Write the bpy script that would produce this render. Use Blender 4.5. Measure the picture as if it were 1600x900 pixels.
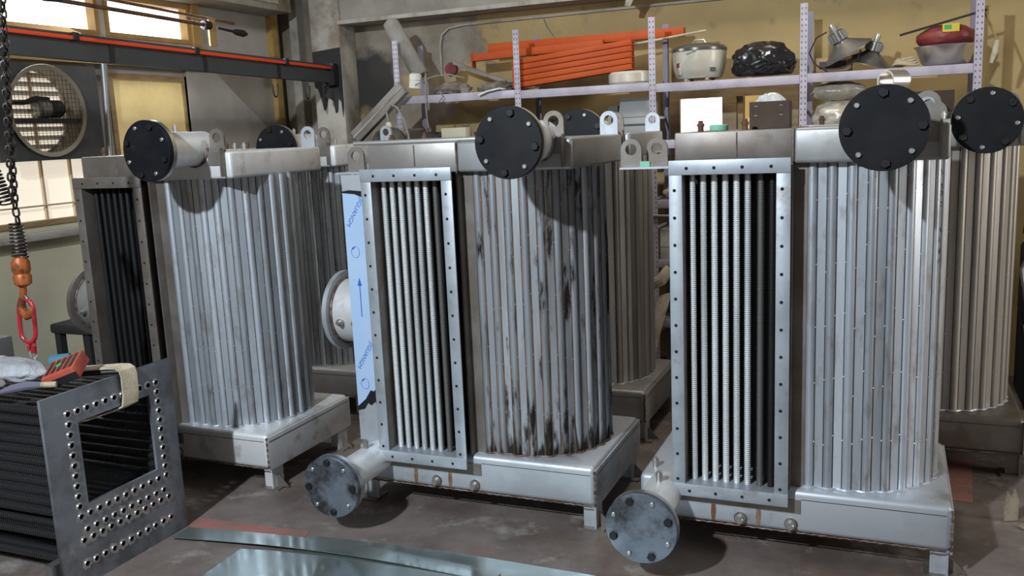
import bpy, bmesh, math, random
from mathutils import Vector, Matrix, Euler
random.seed(11)
PI = math.pi
for o in list(bpy.data.objects): bpy.data.objects.remove(o)
SC = bpy.context.scene
COL = SC.collection

# ------------------------------------------------------------------ camera
F_PX, YAW, PITCH, ROLL, CAM_H = 1400.0, math.radians(23.2), math.radians(9.9), math.radians(2.55), 1.75
fw = Vector((-math.sin(YAW)*math.cos(PITCH), math.cos(YAW)*math.cos(PITCH), -math.sin(PITCH)))
rt0 = Vector((math.cos(YAW), math.sin(YAW), 0)); up0 = rt0.cross(fw)
up = up0*math.cos(ROLL) + rt0*math.sin(ROLL); rt = fw.cross(up)
cd = bpy.data.cameras.new('camera'); cam = bpy.data.objects.new('camera', cd); COL.objects.link(cam)
cd.sensor_width = 36.0; cd.lens = F_PX/1600.0*36.0; cd.clip_start = .05; cd.clip_end = 100
cam.matrix_world = Matrix(((rt.x, up.x, -fw.x, 0), (rt.y, up.y, -fw.y, 0), (rt.z, up.z, -fw.z, CAM_H), (0, 0, 0, 1)))
SC.camera = cam

# ------------------------------------------------------------------ world, lights, exposure
W = bpy.data.worlds.new('world'); SC.world = W; W.use_nodes = True
bg = W.node_tree.nodes['Background']; bg.inputs[0].default_value = (1.0, .93, .85, 1); bg.inputs[1].default_value = .25
def lamp(name, kind, loc, target, energy, color, **kw):
    d = bpy.data.lights.new(name, kind); d.energy = energy; d.color = color
    for k, v in kw.items(): setattr(d, k, v)
    o = bpy.data.objects.new(name, d); COL.objects.link(o); o.location = loc
    o.rotation_euler = (Vector(target)-Vector(loc)).to_track_quat('-Z', 'Y').to_euler()
    return o
lamp('work_lamp', 'SPOT', (-2.2, -1.3, 3.9), (-1.8, 3.8, .9), 1750, (.86, .94, 1.0), spot_size=math.radians(75), spot_blend=.6, shadow_soft_size=.09)
lamp('doorway_daylight', 'AREA', (5.6, 3.9, 2.3), (0, 4.6, 1.2), 170, (1.0, .95, .88), shape='RECTANGLE', size=1.8, size_y=2.4)
lamp('ceiling_lamp', 'AREA', (-.8, 4.9, 4.2), (-1.2, 6.3, 1.4), 60, (1.0, .93, .82), size=.7)
lamp('left_window_daylight', 'AREA', (-4.78, 4.7, 2.62), (-2, 4.2, 1.0), 40, (.95, .97, 1.0), shape='RECTANGLE', size=1.5, size_y=.3)
vs = SC.view_settings
vs.view_transform = 'Standard'; vs.look = 'None'; vs.gamma = 1; vs.use_curve_mapping = False; vs.exposure = -0.42

# ------------------------------------------------------------------ materials
def N(nt, t, **kw):
    n = nt.nodes.new(t)
    for k, v in kw.items():
        if hasattr(n, k): setattr(n, k, v)
    return n
def ramp(nt, src, a, b):
    r = N(nt, 'ShaderNodeMapRange'); r.inputs[1].default_value = a; r.inputs[2].default_value = b; nt.links.new(src, r.inputs[0]); return r.outputs[0]
def math_n(nt, op, a, b=None):
    m = N(nt, 'ShaderNodeMath', operation=op)
    for i, x in enumerate((a, b)):
        if x is None: continue
        if isinstance(x, (int, float)): m.inputs[i].default_value = x
        else: nt.links.new(x, m.inputs[i])
    return m.outputs[0]
def mixc(nt, fac, a, b):
    m = N(nt, 'ShaderNodeMix', data_type='RGBA')
    if isinstance(fac, (int, float)): m.inputs[0].default_value = fac
    else: nt.links.new(fac, m.inputs[0])
    for i, x in ((6, a), (7, b)):
        if isinstance(x, tuple): m.inputs[i].default_value = (*x, 1)
        else: nt.links.new(x, m.inputs[i])
    return m.outputs[2]
def coords(nt, stretch=(1, 1, 1), rand=True):
    tc = N(nt, 'ShaderNodeTexCoord'); mp = N(nt, 'ShaderNodeMapping'); mp.inputs[3].default_value = stretch
    if rand:
        oi = N(nt, 'ShaderNodeObjectInfo'); s = math_n(nt, 'MULTIPLY', oi.outputs['Random'], 23.0)
        va = N(nt, 'ShaderNodeVectorMath', operation='ADD'); nt.links.new(tc.outputs['Object'], va.inputs[0]); nt.links.new(s, va.inputs[1])
        nt.links.new(va.outputs[0], mp.inputs[0])
    else: nt.links.new(tc.outputs['Object'], mp.inputs[0])
    return mp.outputs[0]
def noise(nt, vec, scale, detail=5, rough=.6):
    n = N(nt, 'ShaderNodeTexNoise'); n.inputs['Scale'].default_value = scale; n.inputs['Detail'].default_value = detail
    n.inputs['Roughness'].default_value = rough; nt.links.new(vec, n.inputs['Vector']); return n.outputs[0]
MATS = {}
def mat(name, col, rough=.5, metal=0.0, col2=None, scale=5, stretch=(1, 1, 1), fac=(.42, .62), stain=None, sscale=3, sfac=(.58, .72), sstretch=None,
        bump=0, bscale=40, rough2=None, emit=None, estr=0, alpha=None, trans=0, spec=None, coat=0):
    m = bpy.data.materials.new(name); m.use_nodes = True; nt = m.node_tree; b = nt.nodes['Principled BSDF']
    b.inputs['Roughness'].default_value = rough; b.inputs['Metallic'].default_value = metal
    c = None
    if col2 or stain or bump: vec = coords(nt, stretch)
    if col2:
        n = noise(nt, vec, scale); f = ramp(nt, n, *fac); c = mixc(nt, f, col, col2)
        if rough2 is not None:
            r = N(nt, 'ShaderNodeMapRange'); nt.links.new(f, r.inputs[0]); r.inputs[3].default_value = rough; r.inputs[4].default_value = rough2
            nt.links.new(r.outputs[0], b.inputs['Roughness'])
    if stain:
        v2 = coords(nt, sstretch or stretch); n2 = noise(nt, v2, sscale, 7, .65); c = mixc(nt, ramp(nt, n2, *sfac), c if c is not None else col, stain)
    if c is not None: nt.links.new(c, b.inputs['Base Color'])
    else: b.inputs['Base Color'].default_value = (*col, 1)
    if bump:
        nb = noise(nt, vec, bscale, 4); bn = N(nt, 'ShaderNodeBump'); bn.inputs['Strength'].default_value = bump; bn.inputs['Distance'].default_value = .01
        nt.links.new(nb, bn.inputs['Height']); nt.links.new(bn.outputs[0], b.inputs['Normal'])
    if emit: b.inputs['Emission Color'].default_value = (*emit, 1); b.inputs['Emission Strength'].default_value = estr
    if alpha is not None: b.inputs['Alpha'].default_value = alpha
    if trans: b.inputs['Transmission Weight'].default_value = trans
    if spec is not None: b.inputs['Specular IOR Level'].default_value = spec
    if coat: b.inputs['Coat Weight'].default_value = coat
    MATS[name] = m; return m
mat('steel', (.54, .58, .635), .45, .5, col2=(.43, .46, .50), scale=3, stain=(.20, .16, .12), sscale=4.5, sfac=(.56, .80), rough2=.55)
mat('steel_white', (.78, .80, .82), .45, .4, col2=(.64, .65, .67), scale=4, stain=(.30, .25, .21), sscale=6, sfac=(.56, .78), rough2=.6)
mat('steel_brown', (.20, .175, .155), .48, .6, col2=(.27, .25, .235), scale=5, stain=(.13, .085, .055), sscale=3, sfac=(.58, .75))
mat('steel_tube', (.70, .77, .86), .34, .6, col2=(.46, .50, .56), scale=2.2, stretch=(3, 3, .5), stain=(.30, .26, .23), sscale=5, sstretch=(3, 3, 1.2), sfac=(.53, .76), rough2=.5)
mat('steel_tube_warm', (.60, .57, .53), .40, .6, col2=(.44, .41, .375), scale=2.2, stretch=(3, 3, .5), stain=(.27, .22, .17), sscale=5, sstretch=(3, 3, .5), sfac=(.60, .78), rough2=.5)
mat('steel_mid', (.40, .415, .43), .45, .5, col2=(.33, .335, .34), scale=4, stain=(.20, .15, .11), sscale=4, sfac=(.60, .8))  # darker grey for top headers; the shade up there is put into the colour
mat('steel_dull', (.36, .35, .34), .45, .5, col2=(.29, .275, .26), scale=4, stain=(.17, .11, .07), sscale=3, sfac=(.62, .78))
mat('steel_frame', (.44, .485, .54), .48, .45, col2=(.35, .385, .425), scale=6, stain=(.22, .19, .17), sscale=8, sfac=(.58, .8))
mat('steel_tube_dirty', (.50, .54, .60), .38, .5, col2=(.30, .31, .33), scale=3, stretch=(4, 4, .5), stain=(.035, .03, .028), sscale=4.5, sstretch=(3, 3, .6), sfac=(.54, .62), rough2=.55)
mat('seam', (.055, .05, .047), .6, .3)
mat('seam_rust', (.20, .095, .04), .7, .2, col2=(.05, .035, .03), scale=9, stretch=(1, 1, .6))
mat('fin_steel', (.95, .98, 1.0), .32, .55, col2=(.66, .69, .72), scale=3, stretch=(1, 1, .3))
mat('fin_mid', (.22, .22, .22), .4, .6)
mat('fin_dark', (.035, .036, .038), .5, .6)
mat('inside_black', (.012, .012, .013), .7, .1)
mat('flange_dark', (.007, .008, .011), .45, .0, spec=.22, col2=(.012, .012, .014), scale=7, stain=(.035, .035, .04), sscale=9, sfac=(.66, .82), rough2=.5)
mat('flange_blue', (.20, .23, .28), .38, .6, col2=(.11, .13, .165), scale=7, stain=(.045, .042, .045), sscale=5, sfac=(.48, .62), rough2=.5)
mat('flange_rim', (.55, .56, .57), .3, .9)
mat('bolt_dark', (.025, .025, .028), .45, .6)
mat('bolt_steel', (.42, .42, .41), .4, .8)
mat('brass', (.45, .33, .13), .35, .8)
mat('weld', (.12, .06, .035), .6, .4, col2=(.25, .21, .19), scale=30)
mat('rust_film', (.17, .085, .05), .6, .2, col2=(.28, .20, .16), scale=14)
mat('weld_bright', (.40, .39, .38), .45, .7)
mat('hole', (.01, .01, .01), .9)
mat('film', (.40, .56, .80), .30, 0, col2=(.45, .60, .82), scale=3, coat=.4)
mat('film_ink', (.03, .13, .55), .5)
mat('film_black', (.012, .012, .015), .4)
mat('plate_steel', (.23, .25, .29), .42, .55, col2=(.11, .115, .13), scale=4, stain=(.40, .40, .40), sscale=7, sfac=(.60, .8), rough2=.55)
mat('plate_edge', (.3, .3, .31), .4, .8)
mat('ring_steel', (.62, .62, .62), .3, .9)
mat('core_fin', (.17, .175, .19), .28, .85)
mat('sheet', (.50, .58, .58), .10, .85, col2=(.42, .50, .50), scale=2, rough2=.26)
mat('lavender', (.46, .42, .51), .5, 0, col2=(.35, .32, .375), scale=6)
mat('lavender_dark', (.17, .155, .20), .5, 0)
mat('orange', (.44, .072, .010), .55, 0, spec=.25, col2=(.40, .060, .010), scale=5, stain=(.16, .03, .015), sscale=9, sfac=(.62, .75))
mat('crane', (.050, .060, .066), .5, .1, col2=(.040, .046, .05), scale=3)
mat('black', (.012, .012, .013), .5)
mat('black_matte', (.016, .015, .015), .8)
mat('rail_orange', (.75, .07, .015), .4)
mat('chain', (.025, .024, .024), .4, .7, col2=(.06, .05, .045), scale=60)
mat('hook_orange', (.36, .10, .025), .5, .3, col2=(.12, .045, .02), scale=22, fac=(.5, .6))
mat('red_link', (.42, .02, .035), .4, .1, col2=(.20, .015, .02), scale=18, fac=(.5, .68))
mat('rust', (.16, .075, .035), .7, .2, col2=(.07, .045, .03), scale=20)
mat('webbing', (.60, .54, .42), .9, 0, col2=(.42, .36, .26), scale=10, stain=(.12, .10, .08), sscale=14, sfac=(.56, .68), bump=.4, bscale=120)
mat('glove', (.46, .49, .54), .95, 0, col2=(.30, .31, .34), scale=9, bump=.8, bscale=150)
mat('glove_dirty', (.28, .26, .25), .95, 0, col2=(.16, .15, .15), scale=8, bump=.8, bscale=130)
mat('glove_blue', (.04, .17, .25), .7, 0)
mat('purple', (.12, .115, .165), .7)
mat('red_pack', (.46, .085, .055), .6, 0, col2=(.36, .06, .04), scale=12)
mat('red_tool', (.30, .015, .015), .4)
mat('green', (.05, .35, .12), .5)
mat('cooker', (.56, .54, .46), .35, 0, col2=(.46, .43, .36), scale=6, coat=.3)
mat('cooker_lid', (.16, .15, .14), .25, .6)
mat('bag_black', (.012, .012, .014), .28, 0, coat=.4)
mat('alu', (.30, .29, .28), .4, .8, col2=(.20, .19, .18), scale=8)
mat('alu_light', (.55, .55, .53), .35, .7)
mat('wood', (.36, .23, .11), .6, 0, col2=(.26, .15, .07), scale=5, stretch=(1, 8, 8))
mat('rope', (.42, .35, .25), .9, 0)
mat('stainless', (.72, .69, .65), .30, .85)
mat('red_sack', (.22, .03, .03), .5, 0, col2=(.12, .02, .02), scale=9)
mat('yellow', (.62, .50, .05), .5)
mat('plastic_wrap', (.55, .51, .43), .3, 0, col2=(.34, .30, .24), scale=7, coat=.5, bump=.5, bscale=18)
mat('plastic_clear', (.74, .74, .72), .2, 0, col2=(.5, .5, .48), scale=14, coat=.6, bump=.6, bscale=30)
mat('carton', (.075, .045, .03), .75, 0, col2=(.055, .032, .022), scale=6)
mat('printer', (.30, .31, .31), .5)
mat('printer_dark', (.05, .05, .055), .5)
mat('green_plastic', (.25, .58, .42), .45)
mat('white_plastic', (.68, .67, .63), .45, 0, col2=(.55, .53, .48), scale=8)
mat('grey_tube', (.27, .25, .23), .8, 0, col2=(.18, .165, .15), scale=5, stain=(.42, .40, .37), sscale=6, sfac=(.6, .75))
mat('dust', (.23, .205, .17), .95, 0, col2=(.13, .11, .09), scale=14, bump=1, bscale=60)
mat('cable', (.25, .24, .22), .7)
mat('cloth_dark', (.03, .028, .03), .9, 0, col2=(.10, .09, .08), scale=9, bump=1, bscale=30)
mat('tan_frame', (.33, .24, .13), .6, 0, col2=(.25, .17, .085), scale=3, stretch=(2, 2, 9))
mat('sash', (.62, .48, .34), .6)
mat('tan_trim', (.40, .26, .09), .6, 0, col2=(.30, .18, .06), scale=4)
mat('pane_bright', (.9, .9, .9), .4, 0, emit=(1.0, .99, .96), estr=3.0)
mat('pane_cream', (.85, .8, .7), .4, 0, emit=(1.0, .90, .74), estr=.85)
mat('pane_amber', (.8, .6, .3), .5, 0, emit=(1.0, .70, .26), estr=.55)
mat('board_yellow', (.80, .64, .30), .6, 0, emit=(1.0, .76, .36), estr=.16, col2=(.66, .50, .22), scale=2.5, stain=(.15, .10, .05), sscale=45, sfac=(.66, .72))  # faint emission stands in for daylight behind the board
mat('fan_frame', (.075, .078, .08), .5, .3, col2=(.05, .052, .055), scale=4)
mat('fan_rim', (.26, .23, .18), .5, .3)
mat('louver', (.60, .56, .50), .5, 0)
mat('galv', (.30, .30, .31), .4, .7)
mat('grey_panel', (.42, .40, .38), .7, 0, col2=(.36, .34, .32), scale=1.6, stain=(.15, .135, .12), sscale=6, sfac=(.68, .76))
mat('panel_brown', (.31, .28, .245), .75, 0, col2=(.25, .225, .195), scale=2)
mat('concrete', (.30, .28, .245), .85, 0, col2=(.22, .20, .17), scale=2.5, stain=(.12, .10, .08), sscale=3, sfac=(.62, .78), bump=.25, bscale=20)
mat('concrete_light', (.38, .36, .32), .85, 0, col2=(.26, .235, .20), scale=3, stain=(.15, .11, .075), sscale=3, sfac=(.52, .72))
mat('ochre_strip', (.42, .28, .09), .8, 0, col2=(.26, .17, .07), scale=4)
mat('lower_paint', (.60, .58, .43), .8, 0, col2=(.52, .50, .38), scale=1.6, stain=(.55, .54, .50), sscale=4, sfac=(.70, .76))
mat('ceiling', (.40, .39, .37), .9)
mat('floor_red', (.36, .14, .125), .6, 0, col2=(.20, .125, .10), scale=6, fac=(.40, .66), stain=(.30, .26, .24), sscale=12, sfac=(.58, .74))
mat('paper', (.30, .25, .19), .8, 0, col2=(.20, .165, .125), scale=20)
mat('kraft', (.50, .40, .26), .8)
m = MATS['steel_tube_dirty']; nt = m.node_tree; b = nt.nodes['Principled BSDF']; old = b.inputs['Base Color'].links[0].from_socket
tc = N(nt, 'ShaderNodeTexCoord'); sx = N(nt, 'ShaderNodeSeparateXYZ'); nt.links.new(tc.outputs['Object'], sx.inputs[0])
g_ = math_n(nt, 'ADD', sx.outputs[2], math_n(nt, 'MULTIPLY', math_n(nt, 'SUBTRACT', noise(nt, coords(nt, (3, 3, .6)), 6, 5), .5), .55))
nt.links.new(mixc(nt, ramp(nt, g_, .07, .0), old, (.025, .022, .02)), b.inputs['Base Color'])
for nm in ('steel_tube', 'steel_tube_warm', 'steel_tube_dirty'):
    nt = MATS[nm].node_tree; b = nt.nodes['Principled BSDF']; old = b.inputs['Base Color'].links[0].from_socket
    oi = N(nt, 'ShaderNodeObjectInfo'); k_ = math_n(nt, 'ADD', math_n(nt, 'MULTIPLY', oi.outputs['Random'], .42), .66)
    vm = N(nt, 'ShaderNodeVectorMath', operation='SCALE'); nt.links.new(old, vm.inputs[0]); nt.links.new(k_, vm.inputs['Scale']); nt.links.new(vm.outputs[0], b.inputs['Base Color'])
# floor: brown-grey worn paint with dusty, bluish and reddish patches
m = bpy.data.materials.new('floor'); m.use_nodes = True; nt = m.node_tree; b = nt.nodes['Principled BSDF']
v = coords(nt, rand=False)
c = mixc(nt, ramp(nt, noise(nt, v, 1.6, 8, .65), .40, .62), (.115, .088, .078), (.21, .18, .168))
c = mixc(nt, ramp(nt, noise(nt, v, 2.7, 6), .56, .68), c, (.185, .13, .108))
c = mixc(nt, ramp(nt, noise(nt, v, 4.2, 9, .72), .55, .70), c, (.33, .305, .285))
c = mixc(nt, ramp(nt, noise(nt, v, 60, 3), .70, .74), c, (.36, .34, .32))
nt.links.new(c, b.inputs['Base Color'])
r = N(nt, 'ShaderNodeMapRange'); nt.links.new(noise(nt, v, 3, 6), r.inputs[0]); r.inputs[1].default_value = .35; r.inputs[2].default_value = .65; r.inputs[3].default_value = .38; r.inputs[4].default_value = .72
nt.links.new(r.outputs[0], b.inputs['Roughness'])
bn = N(nt, 'ShaderNodeBump'); bn.inputs['Strength'].default_value = .12; bn.inputs['Distance'].default_value = .01; nt.links.new(noise(nt, v, 25, 6), bn.inputs['Height']); nt.links.new(bn.outputs[0], b.inputs['Normal'])
MATS['floor'] = m
# back wall: ochre paint, bare cement where the paint has gone (left end), tar splashes on the corner
m = bpy.data.materials.new('wall_ochre'); m.use_nodes = True; nt = m.node_tree; b = nt.nodes['Principled BSDF']; b.inputs['Roughness'].default_value = .85
v = coords(nt, rand=False); sx = N(nt, 'ShaderNodeSeparateXYZ'); nt.links.new(v, sx.inputs[0])
c = mixc(nt, ramp(nt, noise(nt, v, 1.8, 7), .38, .64), (.40, .295, .135), (.32, .235, .11))
c = mixc(nt, ramp(nt, noise(nt, v, 6, 6), .62, .74), c, (.26, .185, .09))
patch = math_n(nt, 'ADD', ramp(nt, sx.outputs[0], -2.6, -3.5), math_n(nt, 'MULTIPLY', math_n(nt, 'SUBTRACT', noise(nt, v, 1.9, 6), .5), 3.4))
c = mixc(nt, ramp(nt, patch, .45, .62), c, mixc(nt, ramp(nt, noise(nt, v, 4, 6), .4, .62), (.19, .155, .115), (.27, .24, .20)))
vd = N(nt, 'ShaderNodeVectorMath', operation='DISTANCE'); nt.links.new(v, vd.inputs[0]); vd.inputs[1].default_value = (-4.02, 6.55, 2.2)
tar = math_n(nt, 'ADD', vd.outputs['Value'], math_n(nt, 'MULTIPLY', noise(nt, v, 5, 5), .35))
c = mixc(nt, ramp(nt, tar, .50, .38), c, (.035, .032, .03))
nt.links.new(c, b.inputs['Base Color']); MATS['wall_ochre'] = m
# perforated shelf upright
m = MATS['lavender'].copy(); m.name = 'lavender_perforated'; nt = m.node_tree; b = nt.nodes['Principled BSDF']
tc = N(nt, 'ShaderNodeTexCoord'); sx = N(nt, 'ShaderNodeSeparateXYZ'); nt.links.new(tc.outputs['Object'], sx.inputs[0])
ax = math_n(nt, 'LESS_THAN', math_n(nt, 'ABSOLUTE', math_n(nt, 'SUBTRACT', math_n(nt, 'ABSOLUTE', sx.outputs[0]), .0115)), .0036)
az = math_n(nt, 'LESS_THAN', math_n(nt, 'FRACT', math_n(nt, 'DIVIDE', sx.outputs[2], .034)), .34)
old = b.inputs['Base Color'].links[0].from_socket
nt.links.new(mixc(nt, math_n(nt, 'MULTIPLY', ax, az), old, (.09, .08, .10)), b.inputs['Base Color'])
MATS['lavender_perforated'] = m

# ------------------------------------------------------------------ mesh helpers
class MB:
    def __init__(s): s.v = []; s.f = []
    def add(s, vs, fs):
        k = len(s.v); s.v += [tuple(p) for p in vs]; s.f += [tuple(i+k for i in f) for f in fs]; return s
    def box(s, x0, x1, y0, y1, z0, z1):
        return s.add([(x0, y0, z0), (x1, y0, z0), (x1, y1, z0), (x0, y1, z0), (x0, y0, z1), (x1, y0, z1), (x1, y1, z1), (x0, y1, z1)],
                     [(3, 2, 1, 0), (4, 5, 6, 7), (0, 1, 5, 4), (1, 2, 6, 5), (2, 3, 7, 6), (3, 0, 4, 7)])
    def prism(s, poly, axis, a0, a1):
        def P(u, w, a): return (a, u, w) if axis == 0 else (u, a, w) if axis == 1 else (u, w, a)
        n = len(poly); vs = [P(u, w, a0) for u, w in poly]+[P(u, w, a1) for u, w in poly]
        return s.add(vs, [tuple(range(n))[::-1], tuple(range(n, 2*n))]+[(i, (i+1) % n, n+(i+1) % n, n+i) for i in range(n)])
    def lathe(s, prof, n=16, axis=2, o=(0, 0, 0), close=False, caps=True):
        vs = []; fs = []
        for r, h in prof:
            for k in range(n):
                a = 2*PI*k/n; c_, s_ = r*math.cos(a), r*math.sin(a)
                p = (c_, s_, h) if axis == 2 else (c_, h, s_) if axis == 1 else (h, c_, s_)
                vs.append((p[0]+o[0], p[1]+o[1], p[2]+o[2]))
        m_ = len(prof)
        for j in range(m_-1):
            for k in range(n): fs.append((j*n+k, j*n+(k+1) % n, (j+1)*n+(k+1) % n, (j+1)*n+k))
        if not caps: pass
        elif not close:
            if prof[0][0] > 1e-6: fs.append(tuple(range(n))[::-1])
            if prof[-1][0] > 1e-6: fs.append(tuple(range((m_-1)*n, m_*n)))
        else:
            for k in range(n): fs.append(((m_-1)*n+k, (m_-1)*n+(k+1) % n, (k+1) % n, k))
        return s.add(vs, fs)
    def cyl(s, p0, p1, r, n=12, r1=None): return s.tube([p0, p1], [r, r if r1 is None else r1], n)
    def tube(s, pts, r, n=8, closed=False, flat=None):
        P = [Vector(p) for p in pts]; m_ = len(P); R = r if isinstance(r, (list, tuple)) else [r]*m_
        T = []
        for i in range(m_):
            a = P[(i-1) % m_] if (closed or i > 0) else P[i]; b_ = P[(i+1) % m_] if (closed or i < m_-1) else P[i]
            T.append((b_-a).normalized())
        u = T[0].orthogonal().normalized()
        if flat: u = Vector(flat); u = (u-T[0]*u.dot(T[0])).normalized()
        vs = []; fs = []
        for i in range(m_):
            u = (u-T[i]*u.dot(T[i])).normalized(); w = T[i].cross(u)
            for k in range(n):
                a = 2*PI*k/n; vs.append(P[i]+(u*math.cos(a)+w*math.sin(a))*R[i])
        for i in range(m_ if closed else m_-1):
            j = (i+1) % m_
            for k in range(n): fs.append((i*n+k, i*n+(k+1) % n, j*n+(k+1) % n, j*n+k))
        if not closed: fs += [tuple(range(n))[::-1], tuple(range((m_-1)*n, m_*n))]
        return s.add(vs, fs)
    def ribbon(s, pts, wdir, w, t):
        # flat strap following pts, width along wdir
        P = [Vector(p) for p in pts]; wd = Vector(wdir).normalized(); vs = []; fs = []
        for i, p in enumerate(P):
            tg = (P[min(i+1, len(P)-1)]-P[max(i-1, 0)]).normalized(); nn = tg.cross(wd).normalized()
            for a, b_ in ((-1, -1), (1, -1), (1, 1), (-1, 1)): vs.append(p+wd*a*w/2+nn*b_*t/2)
        for i in range(len(P)-1):
            for k in range(4): fs.append((i*4+k, i*4+(k+1) % 4, i*4+4+(k+1) % 4, i*4+4+k))
        fs += [(3, 2, 1, 0), tuple(range(len(P)*4-4, len(P)*4))]
        return s.add(vs, fs)
    def mesh(s, name, bevel=0, seg=2, smooth=35, recalc=True):
        me = bpy.data.meshes.new(name); me.from_pydata(s.v, [], s.f)
        bm = bmesh.new(); bm.from_mesh(me)
        if recalc: bmesh.ops.recalc_face_normals(bm, faces=bm.faces)
        if bevel:
            es = [e for e in bm.edges if len(e.link_faces) == 2 and e.calc_face_angle(0) > .6]
            bmesh.ops.bevel(bm, geom=es, offset=bevel, segments=seg, affect='EDGES', profile=.5)
        bm.to_mesh(me); bm.free(); me.materials.append(None)
        if smooth:
            for p in me.polygons: p.use_smooth = True
            me.set_sharp_from_angle(angle=math.radians(smooth))
        return me
CACHE = {}
def cached(key, fn):
    if key not in CACHE: CACHE[key] = fn()
    return CACHE[key]
def obj(name, me, mt, parent=None, loc=(0, 0, 0), rot=(0, 0, 0), bevel=0, smooth=35, label=None):
    if isinstance(me, MB): me = me.mesh(name, bevel=bevel, smooth=smooth)
    o = bpy.data.objects.new(name, me); COL.objects.link(o); o.location = loc; o.rotation_euler = rot
    if not me.materials: me.materials.append(None)
    for sl in o.material_slots: sl.link = 'OBJECT'; sl.material = MATS[mt]
    if parent: o.parent = parent
    if label: o['label'] = label
    return o
def tag(o, label, cat, group=None, kind=None):
    o['label'] = label; o['category'] = cat
    if group: o['group'] = group
    if kind: o['kind'] = kind
    return o
def thing(name, label, cat, loc=(0, 0, 0), rot=(0, 0, 0), group=None):
    o = bpy.data.objects.new(name, None); COL.objects.link(o); o.location = loc; o.rotation_euler = rot; o.empty_display_size = .1
    return tag(o, label, cat, group)
def struct(name, me, mt, label, bevel=0, cat=None, parent=None):
    o = obj(name, me, mt, parent, bevel=bevel)
    if not parent:
        o['kind'] = 'structure'; o['label'] = label; o['category'] = cat or name.split('_')[0]
    return o
def circ(cx, cy, r, n=16, a0=0): return [(cx+r*math.cos(a0+2*PI*k/n), cy+r*math.sin(a0+2*PI*k/n)) for k in range(n)]
def holed(outer, holes, t):
    # flat plate in local XY with real holes, thickness t centred on z=0
    cu = bpy.data.curves.new('tmp', 'CURVE'); cu.dimensions = '2D'; cu.fill_mode = 'BOTH'; cu.extrude = t/2
    for poly in [outer]+holes:
        sp = cu.splines.new('POLY'); sp.points.add(len(poly)-1); sp.use_cyclic_u = True
        for i, (x, y) in enumerate(poly): sp.points[i].co = (x, y, 0, 1)
    o = bpy.data.objects.new('tmp', cu); COL.objects.link(o); dg = bpy.context.evaluated_depsgraph_get(); dg.update()
    me = bpy.data.meshes.new_from_object(o.evaluated_get(dg)); bpy.data.objects.remove(o); bpy.data.curves.remove(cu)
    me.materials.clear(); me.materials.append(None)
    return me
def text_mesh(txt, size, t=.0004):
    cu = bpy.data.curves.new('tmp', 'FONT'); cu.body = txt; cu.size = size; cu.extrude = t; cu.resolution_u = 3
    o = bpy.data.objects.new('tmp', cu); COL.objects.link(o); dg = bpy.context.evaluated_depsgraph_get(); dg.update()
    me = bpy.data.meshes.new_from_object(o.evaluated_get(dg)); bpy.data.objects.remove(o); bpy.data.curves.remove(cu)
    me.materials.clear(); me.materials.append(None)
    return me
def blob(name, rx, ry, rz, amp=.15, seed=0, sub=4, flat=None, freq=2.2, ridged=False):
    # lumpy closed surface (bags, cloth, gloves): icosphere pushed in and out by noise
    from mathutils import noise as mn
    bm = bmesh.new(); bmesh.ops.create_icosphere(bm, subdivisions=sub, radius=1)
    for v_ in bm.verts:
        p = v_.co.copy(); q = p*freq+Vector((seed*3.1, seed*1.7, seed*.9))
        k = mn.noise(q)*.6+mn.noise(q*2.3)*.3+mn.noise(q*5)*.15
        if ridged: k = (.5-abs(mn.noise(q*1.3)))*.9+(.4-abs(mn.noise(q*3)))*.4
        p *= 1+amp*k
        v_.co = (p.x*rx, p.y*ry, p.z*rz)
        if flat is not None and v_.co.z < flat: v_.co.z = flat+(v_.co.z-flat)*.06
    me = bpy.data.meshes.new(name); bm.to_mesh(me); bm.free(); me.materials.append(None)
    for p in me.polygons: p.use_smooth = True
    return me
def arc(c, r, a0, a1, n, plane='xz'):
    out = []
    for i in range(n+1):
        a = math.radians(a0+(a1-a0)*i/n); u, w = r*math.cos(a), r*math.sin(a)
        out.append((c[0]+u, c[1], c[2]+w) if plane == 'xz' else (c[0]+u, c[1]+w, c[2]) if plane == 'xy' else (c[0], c[1]+u, c[2]+w))
    return out

# ------------------------------------------------------------------ the setting
XL, YB, ZC = -4.9, 6.6, 4.5
struct('floor', MB().box(-5.2, 6.5, -4.5, 6.9, -.1, 0), 'floor', 'worn brown-grey workshop floor with dusty patches')
struct('ceiling', MB().box(-5.2, 6.5, -4.5, 6.9, ZC, ZC+.1), 'ceiling', 'plain grey workshop ceiling high above')
# back wall with a window opening X[-1.45,-.55] Z[1.15,1.95]
wx0, wx1, wz0, wz1 = -1.46, -.66, 1.15, 1.955
wb = MB()
wb.box(-5.0, wx0, YB, YB+.2, 0, ZC); wb.box(wx1, 6.5, YB, YB+.2, 0, ZC); wb.box(wx0, wx1, YB, YB+.2, 0, wz0); wb.box(wx0, wx1, YB, YB+.2, wz1, ZC)
struct('wall_back', wb, 'wall_ochre', 'ochre plastered back wall with bare cement and tar stains')
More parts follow.
